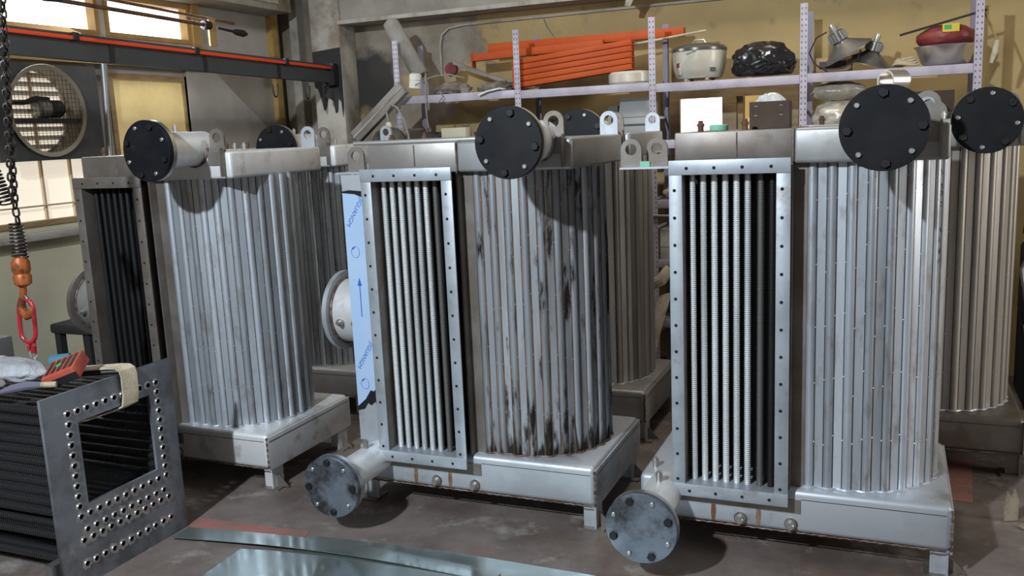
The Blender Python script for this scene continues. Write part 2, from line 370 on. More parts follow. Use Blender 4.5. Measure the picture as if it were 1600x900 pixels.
# left wall with three openings
ops = [(3.2, 4.64, 2.50, 2.78), (4.70, 5.50, 2.50, 2.78), (3.2, 4.49, 1.30, 2.30), (4.66, 5.40, 1.30, 2.26)]
ys = sorted({-4.5, 6.8}|{a for o_ in ops for a in o_[:2]}); zs = sorted({0, 1.24, ZC}|{a for o_ in ops for a in o_[2:]})
def inside(y, z): return any(a < y < b_ and c_ < z < d_ for a, b_, c_, d_ in ops)
up_, lo_ = MB(), MB()
for i in range(len(ys)-1):
    for j in range(len(zs)-1):
        if not inside((ys[i]+ys[i+1])/2, (zs[j]+zs[j+1])/2):
            (lo_ if zs[j+1] <= 1.31 else up_).box(XL-.18, XL, ys[i], ys[i+1], zs[j], zs[j+1])
wl = struct('wall_left', lo_, 'lower_paint', 'left wall, pale grey-green paint below and grey panels above')
struct('upper_wall', up_, 'grey_panel', None, parent=wl)
# grey wall panels with a slanted sheet in front of the plaster, beside the corner
pn = obj('wall_panel', MB().prism([(5.38, 1.2), (6.42, 1.2), (6.42, 2.34), (5.38, 2.34)], 0, XL+.002, XL+.012), 'panel_brown', wl)
obj('slanted_panel', MB().prism([(5.40, 1.2), (6.40, 1.2), (6.40, 1.80), (5.80, 2.24), (5.72, 2.31), (5.40, 2.31)], 0, XL+.014, XL+.022), 'grey_panel', wl)
obj('ochre_strip', MB().box(XL, XL+.06, 6.42, 6.50, 0, 2.9), 'ochre_strip', wl)
# windows
def window(n, y0, y1, z0, z1, pane, label, mull=(), fr=.035, x=XL-.06, frm='tan_frame'):
    w = obj('window_%d' % n, MB().box(x-.012, x, y0, y1, z0, z1), pane); w['kind'] = 'structure'; w['label'] = label; w['category'] = 'window'
    f = MB(); f.box(x-.02, XL+.012, y0, y0+fr, z0, z1); f.box(x-.02, XL+.012, y1-fr, y1, z0, z1); f.box(x-.02, XL+.012, y0+fr, y1-fr, z0, z0+fr); f.box(x-.02, XL+.012, y0+fr, y1-fr, z1-fr, z1)
    obj('window_frame', f, frm, w)
    for y in mull: obj('mullion', MB().box(x-.02, XL, y-.02, y+.02, z0, z1), frm, w)
    return w
window(1, 3.2, 4.64, 2.50, 2.78, 'pane_bright', 'bright transom window above the crane beam, nearer pane', fr=.03, frm='tan_trim')
window(2, 4.70, 5.50, 2.50, 2.78, 'pane_bright', 'bright transom window above the crane beam, farther pane beside the wall', fr=.03, frm='tan_trim')
w3 = window(3, 3.2, 4.49, 1.30, 2.30, 'pane_cream', 'cream-lit window behind the exhaust fan and hoist chain', (), .03)
obj('glazing_bar', MB().box(XL-.06, XL-.04, 4.09, 4.105, 1.33, 2.27), 'sash', w3); obj('glazing_bar', MB().box(XL-.06, XL-.04, 4.31, 4.325, 1.33, 2.27), 'sash', w3)
obj('pipe_rail', MB().cyl((XL-.03, 3.2, 1.42), (XL-.03, 4.47, 1.42), .006), 'sash', w3)
obj('sill', MB().box(XL-.06, XL+.07, 3.2, 4.52, 1.215, 1.265), 'concrete_light', w3, bevel=.006)
w4 = window(4, 4.66, 5.40, 1.30, 2.26, 'board_yellow', 'window blocked with a mould-speckled yellow board', (), .04, x=XL-.004)
struct('trim_1', MB().box(XL, XL+.05, 2.6, 5.55, 2.31, 2.37), 'tan_trim', 'tan wooden rail above the fan and the yellow board', cat='trim')
struct('trim_2', MB().box(XL, XL+.04, 5.50, 5.58, 2.4, 2.8), 'tan_trim', 'tan post at the end of the transom windows', cat='trim')
# concrete beam over the left wall, corner column, girder over the back wall
struct('trim_3', MB().box(XL, XL+.30, -1.0, 6.38, 2.79, 3.1), 'concrete_light', 'pale concrete beam over the left wall', bevel=.01, cat='beam')
pl = obj('beam_plate', MB().box(XL+.301, XL+.312, 5.72, 6.2, 2.84, 3.05), 'concrete_light', bpy.data.objects['trim_3'])
col_ = struct('trim_4', MB().box(-4.42, -4.14, 6.36, YB, 0, 3.3), 'concrete_light', 'cream concrete column in the room corner', bevel=.012, cat='column')
struct('trim_5', MB().box(-4.72, -4.64, 6.50, YB, 0, 3.1), 'concrete_light', 'narrow grey strip beside the corner column', cat='trim')
struct('trim_6', MB().box(-4.14, 6.5, 6.38, YB, 2.655, 3.3), 'concrete', 'grey concrete girder over the back wall', bevel=.012, cat='beam')
obj('beam_ledge', MB().box(-4.14, 6.5, 6.34, 6.40, 2.655, 2.685), 'concrete_light', bpy.data.objects['trim_6'])
# tar smeared on the column by the crane stop
tar_poly = [(-4.41, 2.46), (-4.145, 2.48), (-4.145, 2.02), (-4.155, 1.93), (-4.165, 2.05), (-4.19, 2.08), (-4.205, 1.97), (-4.225, 1.96), (-4.24, 2.06), (-4.29, 2.09), (-4.315, 2.00), (-4.335, 1.985), (-4.36, 2.10), (-4.38, 2.16), (-4.41, 2.18)]
obj('tar_smear', MB().prism(tar_poly, 1, 6.353, 6.3605), 'black_matte', col_)
# back window
wv = obj('window_5', MB().box(wx0, -1.12, YB+.10, YB+.11, wz0, wz1), 'pane_bright'); wv['kind'] = 'structure'; wv['label'] = 'bright window in the back wall behind the shelves'; wv['category'] = 'window'
obj('window_reveal', MB().box(-1.03, -.99, YB+.0, YB+.10, wz0, wz1-.03), 'tan_frame', wv)
obj('amber_pane', MB().box(-1.11, wx1, YB+.12, YB+.13, wz0, wz1), 'pane_amber', wv)
fm = MB()
for (a, b_, c_, d_) in ((wx0-.10, wx0+.03, wz0, wz1-.03), (-1.13, -1.03, wz0, wz1-.03), (-.80, wx1+.05, wz0, wz1-.03), (wx0-.10, wx1+.05, wz1-.03, wz1+.07)):
    fm.box(a, b_, YB-.035, YB+.0, c_, d_)
obj('window_frame', fm, 'tan_frame', wv)
# faded red floor lines
struct('trim_7', MB().prism([(-3.09, 3.10), (-2.94, 2.98), (-2.36, 3.01), (-2.40, 3.135)], 2, .0005, .0015), 'floor_red', 'faded red painted line on the floor beside the holed plate', cat='floor marking')
struct('trim_8', MB().prism([(.25, 4.33), (.374, 4.316), (.41, 4.9), (.26, 4.9)], 2, .0005, .0015), 'floor_red', 'faded red painted patch on the floor at the right, between two exchangers', cat='floor marking')

# ------------------------------------------------------------------ heat exchangers
def fin_profile(L, r0, r1, pitch, bare0=.0, bare1=.0):
    pr = [(r0, 0)]; z = bare0
    if bare0: pr.append((r0, bare0))
    while z < L-bare1-pitch*.5:
        pr += [(r0, z+pitch*.15), (r1, z+pitch*.3), (r1, z+pitch*.6), (r0, z+pitch*.75)]; z += pitch
    pr.append((r0, L)); return pr
def fin_tube(L=1.27): return MB().lathe(fin_profile(L, .0105, .0135, .0085), 10).mesh('finned_tube', recalc=False, smooth=50)
def rail(w, h, horiz):     # flange strip in local XZ, 6 mm thick, front at y=0, with a rolled outer edge
    m_ = MB().box(0, w, 0, .006, 0, h); return m_
def hole_discs(pts, r=.0068):
    m_ = MB()
    for x, z in pts: m_.prism(circ(x, z, r, 8), 1, -.0006, .001)
    return m_
# tube wall: round tubes alternating with flat strips along a D-shaped path
CXX, CYY, RR, X0W = .67, .37, .312, .503
SL = CXX-X0W; PATH_L = 2*SL+PI*RR; PERIOD = .0705
def wall_at(s_):
    """point, outward normal at arc length s_"""
    if s_ < SL: return Vector((X0W+s_, CYY-RR)), Vector((0, -1))
    if s_ < SL+PI*RR:
        a = -PI/2+(s_-SL)/RR; nn = Vector((math.cos(a), math.sin(a))); return Vector((CXX, CYY))+nn*RR, nn
    return Vector((CXX-(s_-SL-PI*RR), CYY+RR)), Vector((0, 1))
NT = int((PATH_L-.02)/PERIOD)+1
def wall_tube(): return MB().lathe([(.0185, 0), (.0185, 1.29)], 14).mesh('tube', smooth=40)
def wall_strip(): return MB().box(-.020, .020, -.003, .003, 0, 1.29).mesh('flat_strip', bevel=.0012, seg=1, smooth=0)
def seam_beads(r=.0022):
    m_ = MB()
    for k in range(NT-1):
        for ds in (.0178, PERIOD-.0178):
            p, nn = wall_at(.02+PERIOD*k+ds); p = p+nn*.0062
            m_.tube([(p.x, p.y, .30), (p.x, p.y, 1.588)], r, 5)
    return m_.mesh('seam_beads', smooth=0)
def weld_spots(seed):
    rnd = random.Random(seed); m_ = MB()
    for k in range(NT-1):
        for ds in (.0178, PERIOD-.0178):
            p, nn = wall_at(.02+PERIOD*k+ds); p = p+nn*.0085; z = .48+rnd.random()*.05
            while z < 1.56:
                m_.lathe([(0, -.0045), (.0033, 0), (0, .0045)], 5, 2, (p.x, p.y, z)); z += .19+rnd.random()*.09
    return m_.mesh('weld_spots', smooth=0)
def bottom_bead():
    rnd = random.Random(3); pts = []; n = 120
    for i in range(n):
        p, nn = wall_at(PATH_L*i/(n-1)); p = p+nn*(.012+.006*math.cos(2*PI*(PATH_L*i/(n-1)-.02)/PERIOD)); pts.append((p.x, p.y, .303))
    return MB().tube(pts, [.004+rnd.random()*.003 for _ in pts], 6).mesh('weld_bead')
def lug_mesh(w=.088, h=.115, r=.024, t=.012):
    out = [(-w/2, 0), (w/2, 0), (w/2, h-w/2)]+[(w/2*math.cos(a), h-w/2+w/2*math.sin(a)) for a in [PI*k/12 for k in range(1, 12)]]+[(-w/2, h-w/2)]
    me = holed(out, [circ(0, h-w/2, r, 16)], t); me.transform(Matrix.Rotation(PI/2, 4, 'X')); return me
def flange_face(r=.14, t=.022): return MB().lathe([(r-.002, 0), (r, .002), (r, t-.002), (r-.002, t)], 48, 1).mesh('blind_flange', smooth=30)
def flange_ring(r=.14, ri=.08, t=.022): return MB().lathe([(ri, 0), (r, 0), (r, t), (ri, t)], 48, 1, close=True).mesh('flange_ring', smooth=30)
def hexbolt(): return MB().lathe([(.0145, -.012), (.0165, -.010), (.0165, 0)], 6, 1).mesh('bolt', smooth=0)
def studend(): return MB().lathe([(.007, -.009), (.0095, -.007), (.0095, 0)], 10, 1).mesh('stud', smooth=30)
def nozzle(root, x, y, z, L, r, face, kind, rot=0.0, pipe='steel_white'):
    """bolted nozzle: pipe along +Y from a blind flange at y"""
    p = obj('nozzle_pipe', cached(('np', L, r), lambda: MB().lathe([(r, .03), (r, L)], 32, 1).mesh('nozzle_pipe')), pipe, root, (x, y, z))
    obj('flange_ring', cached(('fr', r), lambda: flange_ring(.14, r)), 'flange_rim', p, (0, .024, 0))
    bf = obj('blind_flange', cached('bf', flange_face), face, root, (x, y, z))
    for k in range(8):
        a = rot+2*PI*k/8; c_, s_ = .114*math.cos(a), .114*math.sin(a)
        if k % 2: obj('bolt', cached('hb', hexbolt), 'bolt_dark', bf, (c_, 0, s_), (0, a, 0))
        else: obj('stud', cached('se', studend), 'bolt_steel', bf, (c_, 0, s_))
    for k in range(8):
        a = rot+2*PI*k/8
        obj('nut', cached('nut', lambda: MB().lathe([(.0165, 0), (.0165, .013)], 6, 1).mesh('nut', smooth=0)), 'bolt_steel', p, (.114*math.cos(a), .046, .114*math.sin(a)))
    wc = MB().tube([(r*1.03*math.cos(t_), 0, r*1.03*math.sin(t_)) for t_ in [2*PI*k/28 for k in range(28)]], .007, 6, closed=True)
    return p, bf
def fitting(root, loc, s=1.0, mt='bolt_steel', rot=(0, 0, 0), cap='brass'):
    f_ = obj('fitting', cached('fit', lambda: MB().lathe([(.012, 0), (.012, .022), (.015, .022), (.015, .034), (.010, .034), (.010, .044), (0, .046)], 10).mesh('fitting', smooth=30)), mt, root, loc, rot); f_.scale = (s, s, s)
    return f_
def exchanger(label, loc, rz=0.0, tubes='steel_tube', seam='seam', hdrL='steel_brown', hdrR='steel', base='steel', flange='flange_dark', low=True, side=False,
              low_face='flange_blue', seed=1, frame='steel_frame', front=True, flz=1.708, flx=.785, leftlugs=0, fins='fin_steel', side_mats=('steel_white', 'steel')):
    R = thing('heat_exchanger', label, 'heat exchanger', loc, (0, 0, rz), 'stainless heat exchangers standing in two rows')
    # base header
    b_ = obj('base_header', cached('base', lambda: MB().box(-.155, 1.04, 0, .74, .12, .30).mesh('base_header', bevel=.022, seg=3)), base, R)
    obj('end_plate', cached('endp', lambda: MB().box(1.036, 1.045, -.004, .744, .112, .285).mesh('end_plate', bevel=.002)), base, b_)
    obj('seam_line', cached('bseam', lambda: MB().box(.50, 1.02, -.0012, .002, .262, .2645).box(1.0445, 1.0462, .01, .73, .262, .2645).mesh('seam_line', smooth=0)), 'seam', b_)
    obj('corner_weld', cached('cwd', lambda: MB().tube([(1.040, -.002, .125+.01*k) for k in range(17)], [.005+.0015*math.sin(k*2.1) for k in range(17)], 6).mesh('corner_weld')), 'weld', b_)
    obj('edge_weld', cached('ewd', lambda: MB().tube([(-.12+.01*k, -.0005, .1225+.0012*math.sin(k*1.7)) for k in range(115)], .0038, 5).mesh('edge_weld')), 'weld', b_)
    if low:
        for x_ in (.155, .335): obj('rust_streak', cached('rst', lambda: MB().prism([(-.008, .206), (.009, .206), (.011, .17), (.006, .135), (-.007, .132), (-.010, .165)], 1, -.0009, .0005).mesh('rust_streak', smooth=0)), 'rust_film', b_, (x_, 0, 0))
    for x_ in (.265, .462):
        d = obj('drain_plug', cached('dp', lambda: MB().lathe([(.022, 0), (.022, -.010), (.016, -.010), (.016, -.028), (.012, -.034), (0, -.034)], 14, 1).mesh('drain_plug', smooth=30)), 'bolt_steel', R, (x_, 0, .155))
        obj('weld_ring', cached('wr', lambda: MB().tube([(.023*math.cos(t_), -.001, .023*math.sin(t_)) for t_ in [2*PI*k/16 for k in range(16)]], .004, 6, closed=True).mesh('weld_ring')), 'weld', d)
    # legs
    for (lx, ly, s_) in ((1.0, .045, 1), (1.0, .64, 1), (-.115, .045, -1), (-.115, .64, -1)):
        lg = obj('leg', cached(('leg', s_), lambda: MB().box(-.03, .03, 0, .008, 0, .119).box(s_*.030-.004, s_*.030+.004, -.02, .07, .008, .119).mesh('leg', smooth=0)), base, R, (lx, ly, 0))
        obj('foot_plate', cached(('foot', s_), lambda: MB().box(-.05, .05+s_*.02, -.03, .08, 0, .008).mesh('foot_plate', smooth=0)), 'steel_brown', lg)
        obj('gusset', cached(('gus', s_), lambda: MB().prism([(s_*.036, .008), (s_*.10, .008), (s_*.036, .075)], 1, .02, .026).mesh('gusset', smooth=0)), 'steel_brown', lg)
    # casing behind the opening
    obj('casing', cached('cas', lambda: MB().box(.0, .475, .21, .735, .30, 1.59).mesh('casing')), 'steel_brown', R)
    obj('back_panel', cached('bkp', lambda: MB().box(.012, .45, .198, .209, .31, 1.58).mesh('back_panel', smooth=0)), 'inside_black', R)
    obj('side_plate', cached('sdp', lambda: MB().box(.0, .008, -.0, .21, .30, 1.59).mesh('side_plate', smooth=0)), 'steel', R)
    obj('corner_strip', cached('cst', lambda: MB().box(.4565, .5065, .046, .050, .30, 1.588).mesh('corner_strip', smooth=0)), 'steel_brown', R)
    obj('inner_side', cached('ins', lambda: MB().box(.448, .456, .0, .197, .30, 1.588).mesh('inner_side', smooth=0)), 'steel_brown', R)
    obj('mounting_plate', cached('mtp', lambda: MB().box(.01, .498, -.005, -.0005, .205, .262).mesh('mounting_plate', smooth=0)), 'steel_brown', R)
    # frame of the opening
    if front:
        fr = [('v', 0, .25, .052, 1.36), ('v', .403, .25, .052, 1.36), ('h', 0, 1.556, .455, .056), ('h', 0, .25, .455, .052)]
        for i, (k_, x_, z_, w_, h_) in enumerate(fr):
            yf = -.062 if k_ == 'h' else -.058
            rl = obj('frame_rail', cached(('fr', i), lambda: MB().box(0, w_, 0, .007, 0, h_).mesh('frame_rail', bevel=.002)), frame, R, (x_, yf, z_))
            pts = [(w_*.42, .07+.107*q) for q in range(12)] if k_ == 'v' else [(.07+.105*q, h_*.45) for q in range(4)]
            obj('bolt_holes', cached(('bh', i), lambda: hole_discs(pts).mesh('bolt_holes', smooth=0)), 'hole', rl)['kind'] = 'stuff'
        obj('duct_wall', cached('dwl', lambda: MB().box(.046, .052, -.052, .14, .30, 1.56).mesh('duct_wall', smooth=0)), 'steel_brown', R)
        obj('duct_wall', cached('dwr', lambda: MB().box(.403, .409, -.052, .10, .30, 1.56).mesh('duct_wall', smooth=0)), 'steel_brown', R)
        obj('duct_wall', cached('dwt', lambda: MB().box(.052, .403, -.052, .10, 1.556, 1.562).mesh('duct_wall', smooth=0)), 'steel_brown', R)
        obj('duct_wall', cached('dwb', lambda: MB().box(.052, .403, -.052, .195, .296, .302).mesh('duct_wall', smooth=0)), frame, R)
        for k in range(8):
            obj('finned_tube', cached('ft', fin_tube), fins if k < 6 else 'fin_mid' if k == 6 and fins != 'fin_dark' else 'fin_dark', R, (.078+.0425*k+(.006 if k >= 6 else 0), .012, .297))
        for k in range(9):
            obj('rear_tube', cached('ft2', lambda: MB().lathe([(.0135, 0), (.0135, 1.27)], 10).mesh('rear_tube')), 'fin_dark', R, (.060+.0425*k, .075, .297))
    # tube wall
    for k in range(NT):
        p, nn = wall_at(.02+PERIOD*k)
        obj('tube', cached('wt', wall_tube), tubes, R, (p.x, p.y, .298), (0, 0, k*.7))
        if k < NT-1:
            p, nn = wall_at(.02+PERIOD*(k+.5)); p = p+nn*.004
            obj('flat_strip', cached('wst', wall_strip), tubes, R, (p.x, p.y, .298), (0, 0, math.atan2(nn.y, nn.x)+PI/2))
    sb = obj('seam_beads', cached(('mem', seam), lambda: seam_beads(.0036 if seam == 'seam_rust' else .0026)), seam, R); sb['kind'] = 'stuff'
    ws = obj('weld_spots', cached(('ws', seed % 3), lambda: weld_spots(seed)), 'weld_bright', R); ws['kind'] = 'stuff'
    obj('weld_bead', cached('bb', bottom_bead), 'weld' if seam == 'seam_rust' else 'steel', R)
    # top header
    obj('top_header', cached('thl', lambda: MB().box(.012, .456, .0, .74, 1.588, 1.716).mesh('top_header', bevel=.006)), hdrL, R, label='brownish left half of the top header')
    hr = obj('top_header', cached('thr', lambda: MB().box(.457, .985, -.002, .742, 1.586, 1.716).mesh('top_header', bevel=.014, seg=3)), hdrR, R)
    obj('weld_seam', cached('wsm', lambda: MB().tube([(.457, -.003, 1.592), (.457, -.003, 1.714)], .004, 6).mesh('weld_seam')), 'weld', hr)
    obj('weld_seam', cached('wsm2', lambda: MB().tube([(.25, -.001, 1.618), (.25, -.001, 1.71)], .003, 6).mesh('weld_seam')), 'weld', hr)
    # nozzles
    p, bf = nozzle(R, flx, -.305, flz, .375, .083, flange, 'top', PI/8*.6+seed*.2)
    obj('weld_collar', cached('wcl', lambda: MB().tube([(.086*math.cos(t_), .303, .086*math.sin(t_)) for t_ in [PI+PI*k/14 for k in range(15)]], .008, 6).mesh('weld_collar')), 'weld', p)
    fitting(p, (-.005, .10, .081)); fitting(p, (-.005, .20, .081), .8)
    if low:
        p2, bf2 = nozzle(R, -.045, -.405, .245, .41, .075, low_face, 'low', .25+seed*.3)
        fitting(p2, (.0, .30, .073)); fitting(R, (-.11, .10, .298))
    if side:
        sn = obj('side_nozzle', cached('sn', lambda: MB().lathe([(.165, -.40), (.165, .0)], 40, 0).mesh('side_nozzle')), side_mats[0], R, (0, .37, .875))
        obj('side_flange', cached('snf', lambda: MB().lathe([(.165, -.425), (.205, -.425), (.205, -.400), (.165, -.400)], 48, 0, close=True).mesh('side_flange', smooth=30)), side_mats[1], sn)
        obj('weld_bead', cached('snw', lambda: MB().tube([(-.394, .168*math.cos(t_), .168*math.sin(t_)) for t_ in [2*PI*k/40 for k in range(40)]], .006, 6, closed=True).mesh('weld_bead')), 'weld', sn)
        for dx in (-.34, -.25):
            obj('coupling', cached('cpl', lambda: MB().lathe([(.018, 0), (.018, .02), (.011, .02), (.011, .035), (0, .035)], 10, 1).mesh('coupling', smooth=30)), 'bolt_steel', sn, (dx, -.163, -.03), (0, 0, PI))
    # lifting lugs
    lb = obj('lifting_lug', cached('lug', lug_mesh), 'steel_brown', R, (.905, .012, 1.712))
    obj('lug_bracket', cached('lbr', lambda: MB().box(-.05, .05, -.022, -.0145, -.06, .004).box(.042, .05, -.05, -.0225, -.115, .02).mesh('lug_bracket', smooth=0)), 'steel_brown', lb)
    obj('lifting_lug', cached('lug', lug_mesh), 'steel', R, (.93, .715, 1.712))
    fitting(R, (.10, .075, 1.714), 1.0, 'rust'); fitting(R, (.27, .075, 1.714), 1.0, 'rust')
    fitting(R, (.60, .5, 1.714), .9); fitting(R, (.66, .5, 1.714), .9)
    if leftlugs:
        pl_ = obj('lug_plate', MB().box(-.24, -.0, .10, .30, 1.575, 1.583), 'steel', R)
        for q in range(leftlugs): obj('lifting_lug', cached('lug', lug_mesh), 'steel_brown', R, (-.20+.095*q, .14+.06*q, 1.5835))
    return R

exA = exchanger('stainless tube exchanger at the left, just behind the dark holed tube plate', (-3.905, 3.47, 0), tubes='steel_tube', hdrR='steel_white', base='steel_white', side=True, low=False, seed=1, frame='steel_brown', flz=1.735, flx=.765, fins='fin_dark', side_mats=('steel_dull', 'steel_brown'))  # side_mats: shade on this side nozzle is put into darker colours
exB = exchanger('grimy-tubed stainless exchanger in the middle with a blue film strip', (-2.195, 3.51, 0), tubes='steel_tube_dirty', seam='seam_rust', hdrL='steel_dull', hdrR='steel_mid', side=True, seed=2, flx=.83, leftlugs=0)
exC = exchanger('clean stainless tube exchanger nearest the camera at the right', (-.80, 3.51, 0), tubes='steel_tube', seed=3, leftlugs=2, flx=.77, hdrR='steel_mid')
exD = exchanger('rear exchanger mostly hidden behind the leftmost exchanger', (-4.12, 4.67, 0), tubes='steel_tube', low=False, seed=4, hdrR='steel_white', base='steel_white', flx=.78)
exE = exchanger('rear exchanger standing behind the middle exchanger with the blue film', (-2.27, 4.67, 0), tubes='steel_tube_warm', low=False, seed=5, flx=.80, hdrR='steel_mid', hdrL='steel_mid', base='steel_dull')
exF = exchanger('warm-toned rear exchanger at the far right edge', (-.43, 4.67, 0), tubes='steel_tube_warm', low=False, seed=6, hdrL='steel_mid', hdrR='steel_mid', flx=.795, base='steel_brown')
# film-covered side panel of the middle exchanger
sp_ = obj('side_panel', MB().box(-.168, -.001, .045, .052, .301, 1.585), 'steel', exB)
edge_t = [(-.002, 1.478), (-.03, 1.470), (-.05, 1.482), (-.08, 1.488), (-.10, 1.502), (-.13, 1.503), (-.167, 1.508)]
edge_b = [(-.167, .46), (-.12, .49), (-.10, .53), (-.07, .545), (-.04, .56), (-.02, .60), (-.002, .60)]
fl = obj('protective_film', MB().prism(edge_b+edge_t, 1, .0435, .0449), 'film', sp_, label='pale blue protective film with blue print')
obj('torn_film', MB().prism([(-.167, 1.509), (-.13, 1.515), (-.07, 1.510), (-.03, 1.498), (-.002, 1.486), (-.002, 1.470), (-.03, 1.463), (-.05, 1.476), (-.10, 1.496), (-.167, 1.502)], 1, .0418, .0434), 'film_black', fl)
obj('torn_film', MB().prism([(-.167, .45), (-.13, .46), (-.11, .49), (-.09, .48), (-.07, .50), (-.05, .47), (-.03, .50), (-.002, .52), (-.002, .61), (-.03, .60), (-.05, .57), (-.075, .55), (-.09, .555), (-.12, .51), (-.167, .47)], 1, .0415, .0434), 'film_black', fl)
for zt in (1.50, .815):
    obj('printed_word', cached('jig', lambda: text_mesh('JIGUANGM', .031)), 'film_ink', fl, (-.074, .0431, zt-.02), (PI/2, math.radians(180-57), 0))
for zt in (1.225, .585):
    obj('printed_logo', cached('lgo', lambda: MB().tube([(.022*math.cos(t_), 0, .026*math.sin(t_)) for t_ in [2*PI*k/24 for k in range(24)]], .0011, 5, closed=True).prism([(-.020, .012), (-.006, .026), (.0, .028), (-.008, .014)], 1, -.0006, .0006).mesh('printed_logo', smooth=0)), 'film_ink', fl, (-.118, .0428, zt))
obj('printed_arrow', MB().box(-.0022, .0022, -.0005, .0005, -.15, .0).prism([(-.012, 0), (.012, 0), (0, .038)], 1, -.0006, .0006), 'film_ink', fl, (-.108, .0428, 1.065))
pl_ = obj('lug_plate', MB().box(-.20, -.01, .05, .25, 1.588, 1.596), 'steel', exB)
obj('lifting_lug', cached('lug', lug_mesh), 'steel_brown', exB, (-.125, .12, 1.5965))
ks = 7
p, nn = wall_at(.02+PERIOD*(ks+.5)); p = p+nn*.0078; tg_ = Vector((-nn.y, nn.x))
for pts in ([(-.010, 1.55), (.010, 1.52)], [(-.012, 1.47), (.006, 1.485), (.012, 1.475), (.0, 1.462), (-.012, 1.47)], [(-.012, 1.445), (.004, 1.458), (.012, 1.45), (.002, 1.437), (-.012, 1.445)], [(-.012, 1.425), (.012, 1.41)], [(-.010, 1.395), (.011, 1.40)], [(-.008, 1.32), (.008, 1.315), (.012, 1.30)], [(0, 1.28), (.002, 1.26)], [(-.012, 1.215), (-.004, 1.235), (.004, 1.215), (.012, 1.235)], [(-.012, 1.17), (.010, 1.195)]):
    obj('marker_stroke', MB().tube([(p.x+tg_.x*a, p.y+tg_.y*a, z_) for a, z_ in pts], .0010, 4), 'black', exC)
# blind connection ring standing on the right exchanger
rg = obj('pipe_stub', MB().lathe([(.034, 0), (.042, 0), (.042, .085), (.034, .085)], 28, 1, close=True), 'stainless', loc=(-.035, 3.80, 1.878), rot=(0, 0, -.75))
tag(rg, 'shiny short pipe ring sticking up behind the right-hand top flange', 'pipe')
obj('neck', MB().cyl((0, .04, -.16), (0, .04, -.041), .022, 14), 'steel', rg)
# thin bars lying on the middle exchanger's header
for i, (dy, dz, l) in enumerate(((.03, .0, 'front'), (.11, .0, 'back'))):
    bar = obj('steel_bar', MB().cyl((-2.27, 3.51+dy, 1.7265), (-1.62, 3.51+dy, 1.7265), .010, 10), 'alu_light')
    tag(bar, 'thin bright steel bar along the middle exchanger header, %s of the pair' % ('nearer' if i == 0 else 'farther'), 'bar', 'bright bars on the middle header')
# carton with plastic bag, green lid on the right exchanger
ct = thing('carton', 'dark brown open carton on the right exchanger header', 'box', (-.45, 3.72, 1.717))
cb = MB(); cb.box(-.075, .075, -.055, -.051, 0, .105); cb.box(-.075, .075, .051, .055, 0, .105); cb.box(-.075, -.071, -.051, .051, 0, .105); cb.box(.071, .075, -.051, .051, 0, .105); cb.box(-.071, .071, -.051, .051, 0, .004)
obj('carton_body', cb, 'carton', ct)
for x_ in (-.05, .045):
    for z_ in (.088, .052): obj('staple', cached('stp', lambda: MB().box(-.006, .006, -.0008, 0, -.0008, .0008).mesh('staple', smooth=0)), 'bolt_steel', ct, (x_, -.055, z_))
bgp = obj('plastic_bag', blob('plastic_bag', .058, .046, .055, .32, 4, 4, freq=2.8, ridged=True), 'plastic_clear', loc=(-.45, 3.72, 1.795)); tag(bgp, 'crumpled clear plastic bag bulging out of the brown carton', 'plastic bag')
gl = obj('green_lid', MB().lathe([(.036, 0), (.038, .003), (.038, .020), (.034, .024), (0, .024)], 24), 'green_plastic', loc=(-.66, 3.76, 1.717)); tag(gl, 'small mint green plastic lid beside the carton', 'lid')
tape = obj('masking_tape_strip', MB().box(-.955+.0, -.915, 3.615, 3.63, 1.5835, 1.606), 'green_plastic'); tag(tape, 'small mint green scrap between the two lugs left of the right exchanger', 'scrap')

# ------------------------------------------------------------------ foreground core
CR = thing('tube_bundle', 'dark finned tube bundle with a drilled steel end plate, front left', 'heat exchanger core', (-3.0, 2.335, 0))
# plate local: u = Y (0..0.68), v = Z (0..0.81)
u0, v0, du, dv = .115, .290, .0468, .0432
HP = []
for i in range(11):
    HP += [(u0+du*i, v0), (u0+du*i, v0+dv*10)]
    if 0 < i < 10: HP += [(u0, v0+dv*i), (u0+du*10, v0+dv*i)]
HP += [(u0+du*(i+.5), .228) for i in range(10)]+[(u0+du*i, .188) for i in range(11)]+[(u0+du*i, .088) for i in range(11)]
pm = holed([(0, .0), (.68, 0), (.68, .81), (0, .81)], [[(.160, .331), (.540, .331), (.540, .677), (.160, .677)]]+[circ(a, b_, .0150, 14) for a, b_ in HP], .014)
pm.transform(Matrix(((0, 0, 1, 0), (1, 0, 0, 0), (0, 1, 0, 0), (0, 0, 0, 1))))
tp = obj('tube_plate', pm, 'plate_steel', CR, (0, 0, .0))
pm2 = pm.copy(); obj('tube_plate', pm2, 'plate_steel', CR, (-1.15, 0, 0))
def core_tube():
    pr = [(r_, -h) for r_, h in fin_profile(1.14, .0105, .0185, .0125, .014, .012)]
    m_ = MB().lathe([(.0110, -.20), (.0110, .006), (.0130, .006), (.0130, -.010)]+pr[1:], 10, 0); return m_.mesh('finned_tube', smooth=50)
def core_ring(): return MB().lathe([(.0112, -.02), (.0114, .012), (.0132, .012), (.0146, .0078), (.0178, .0076), (.0182, .0070)], 14, 0, caps=False).mesh('tube_end', smooth=40)
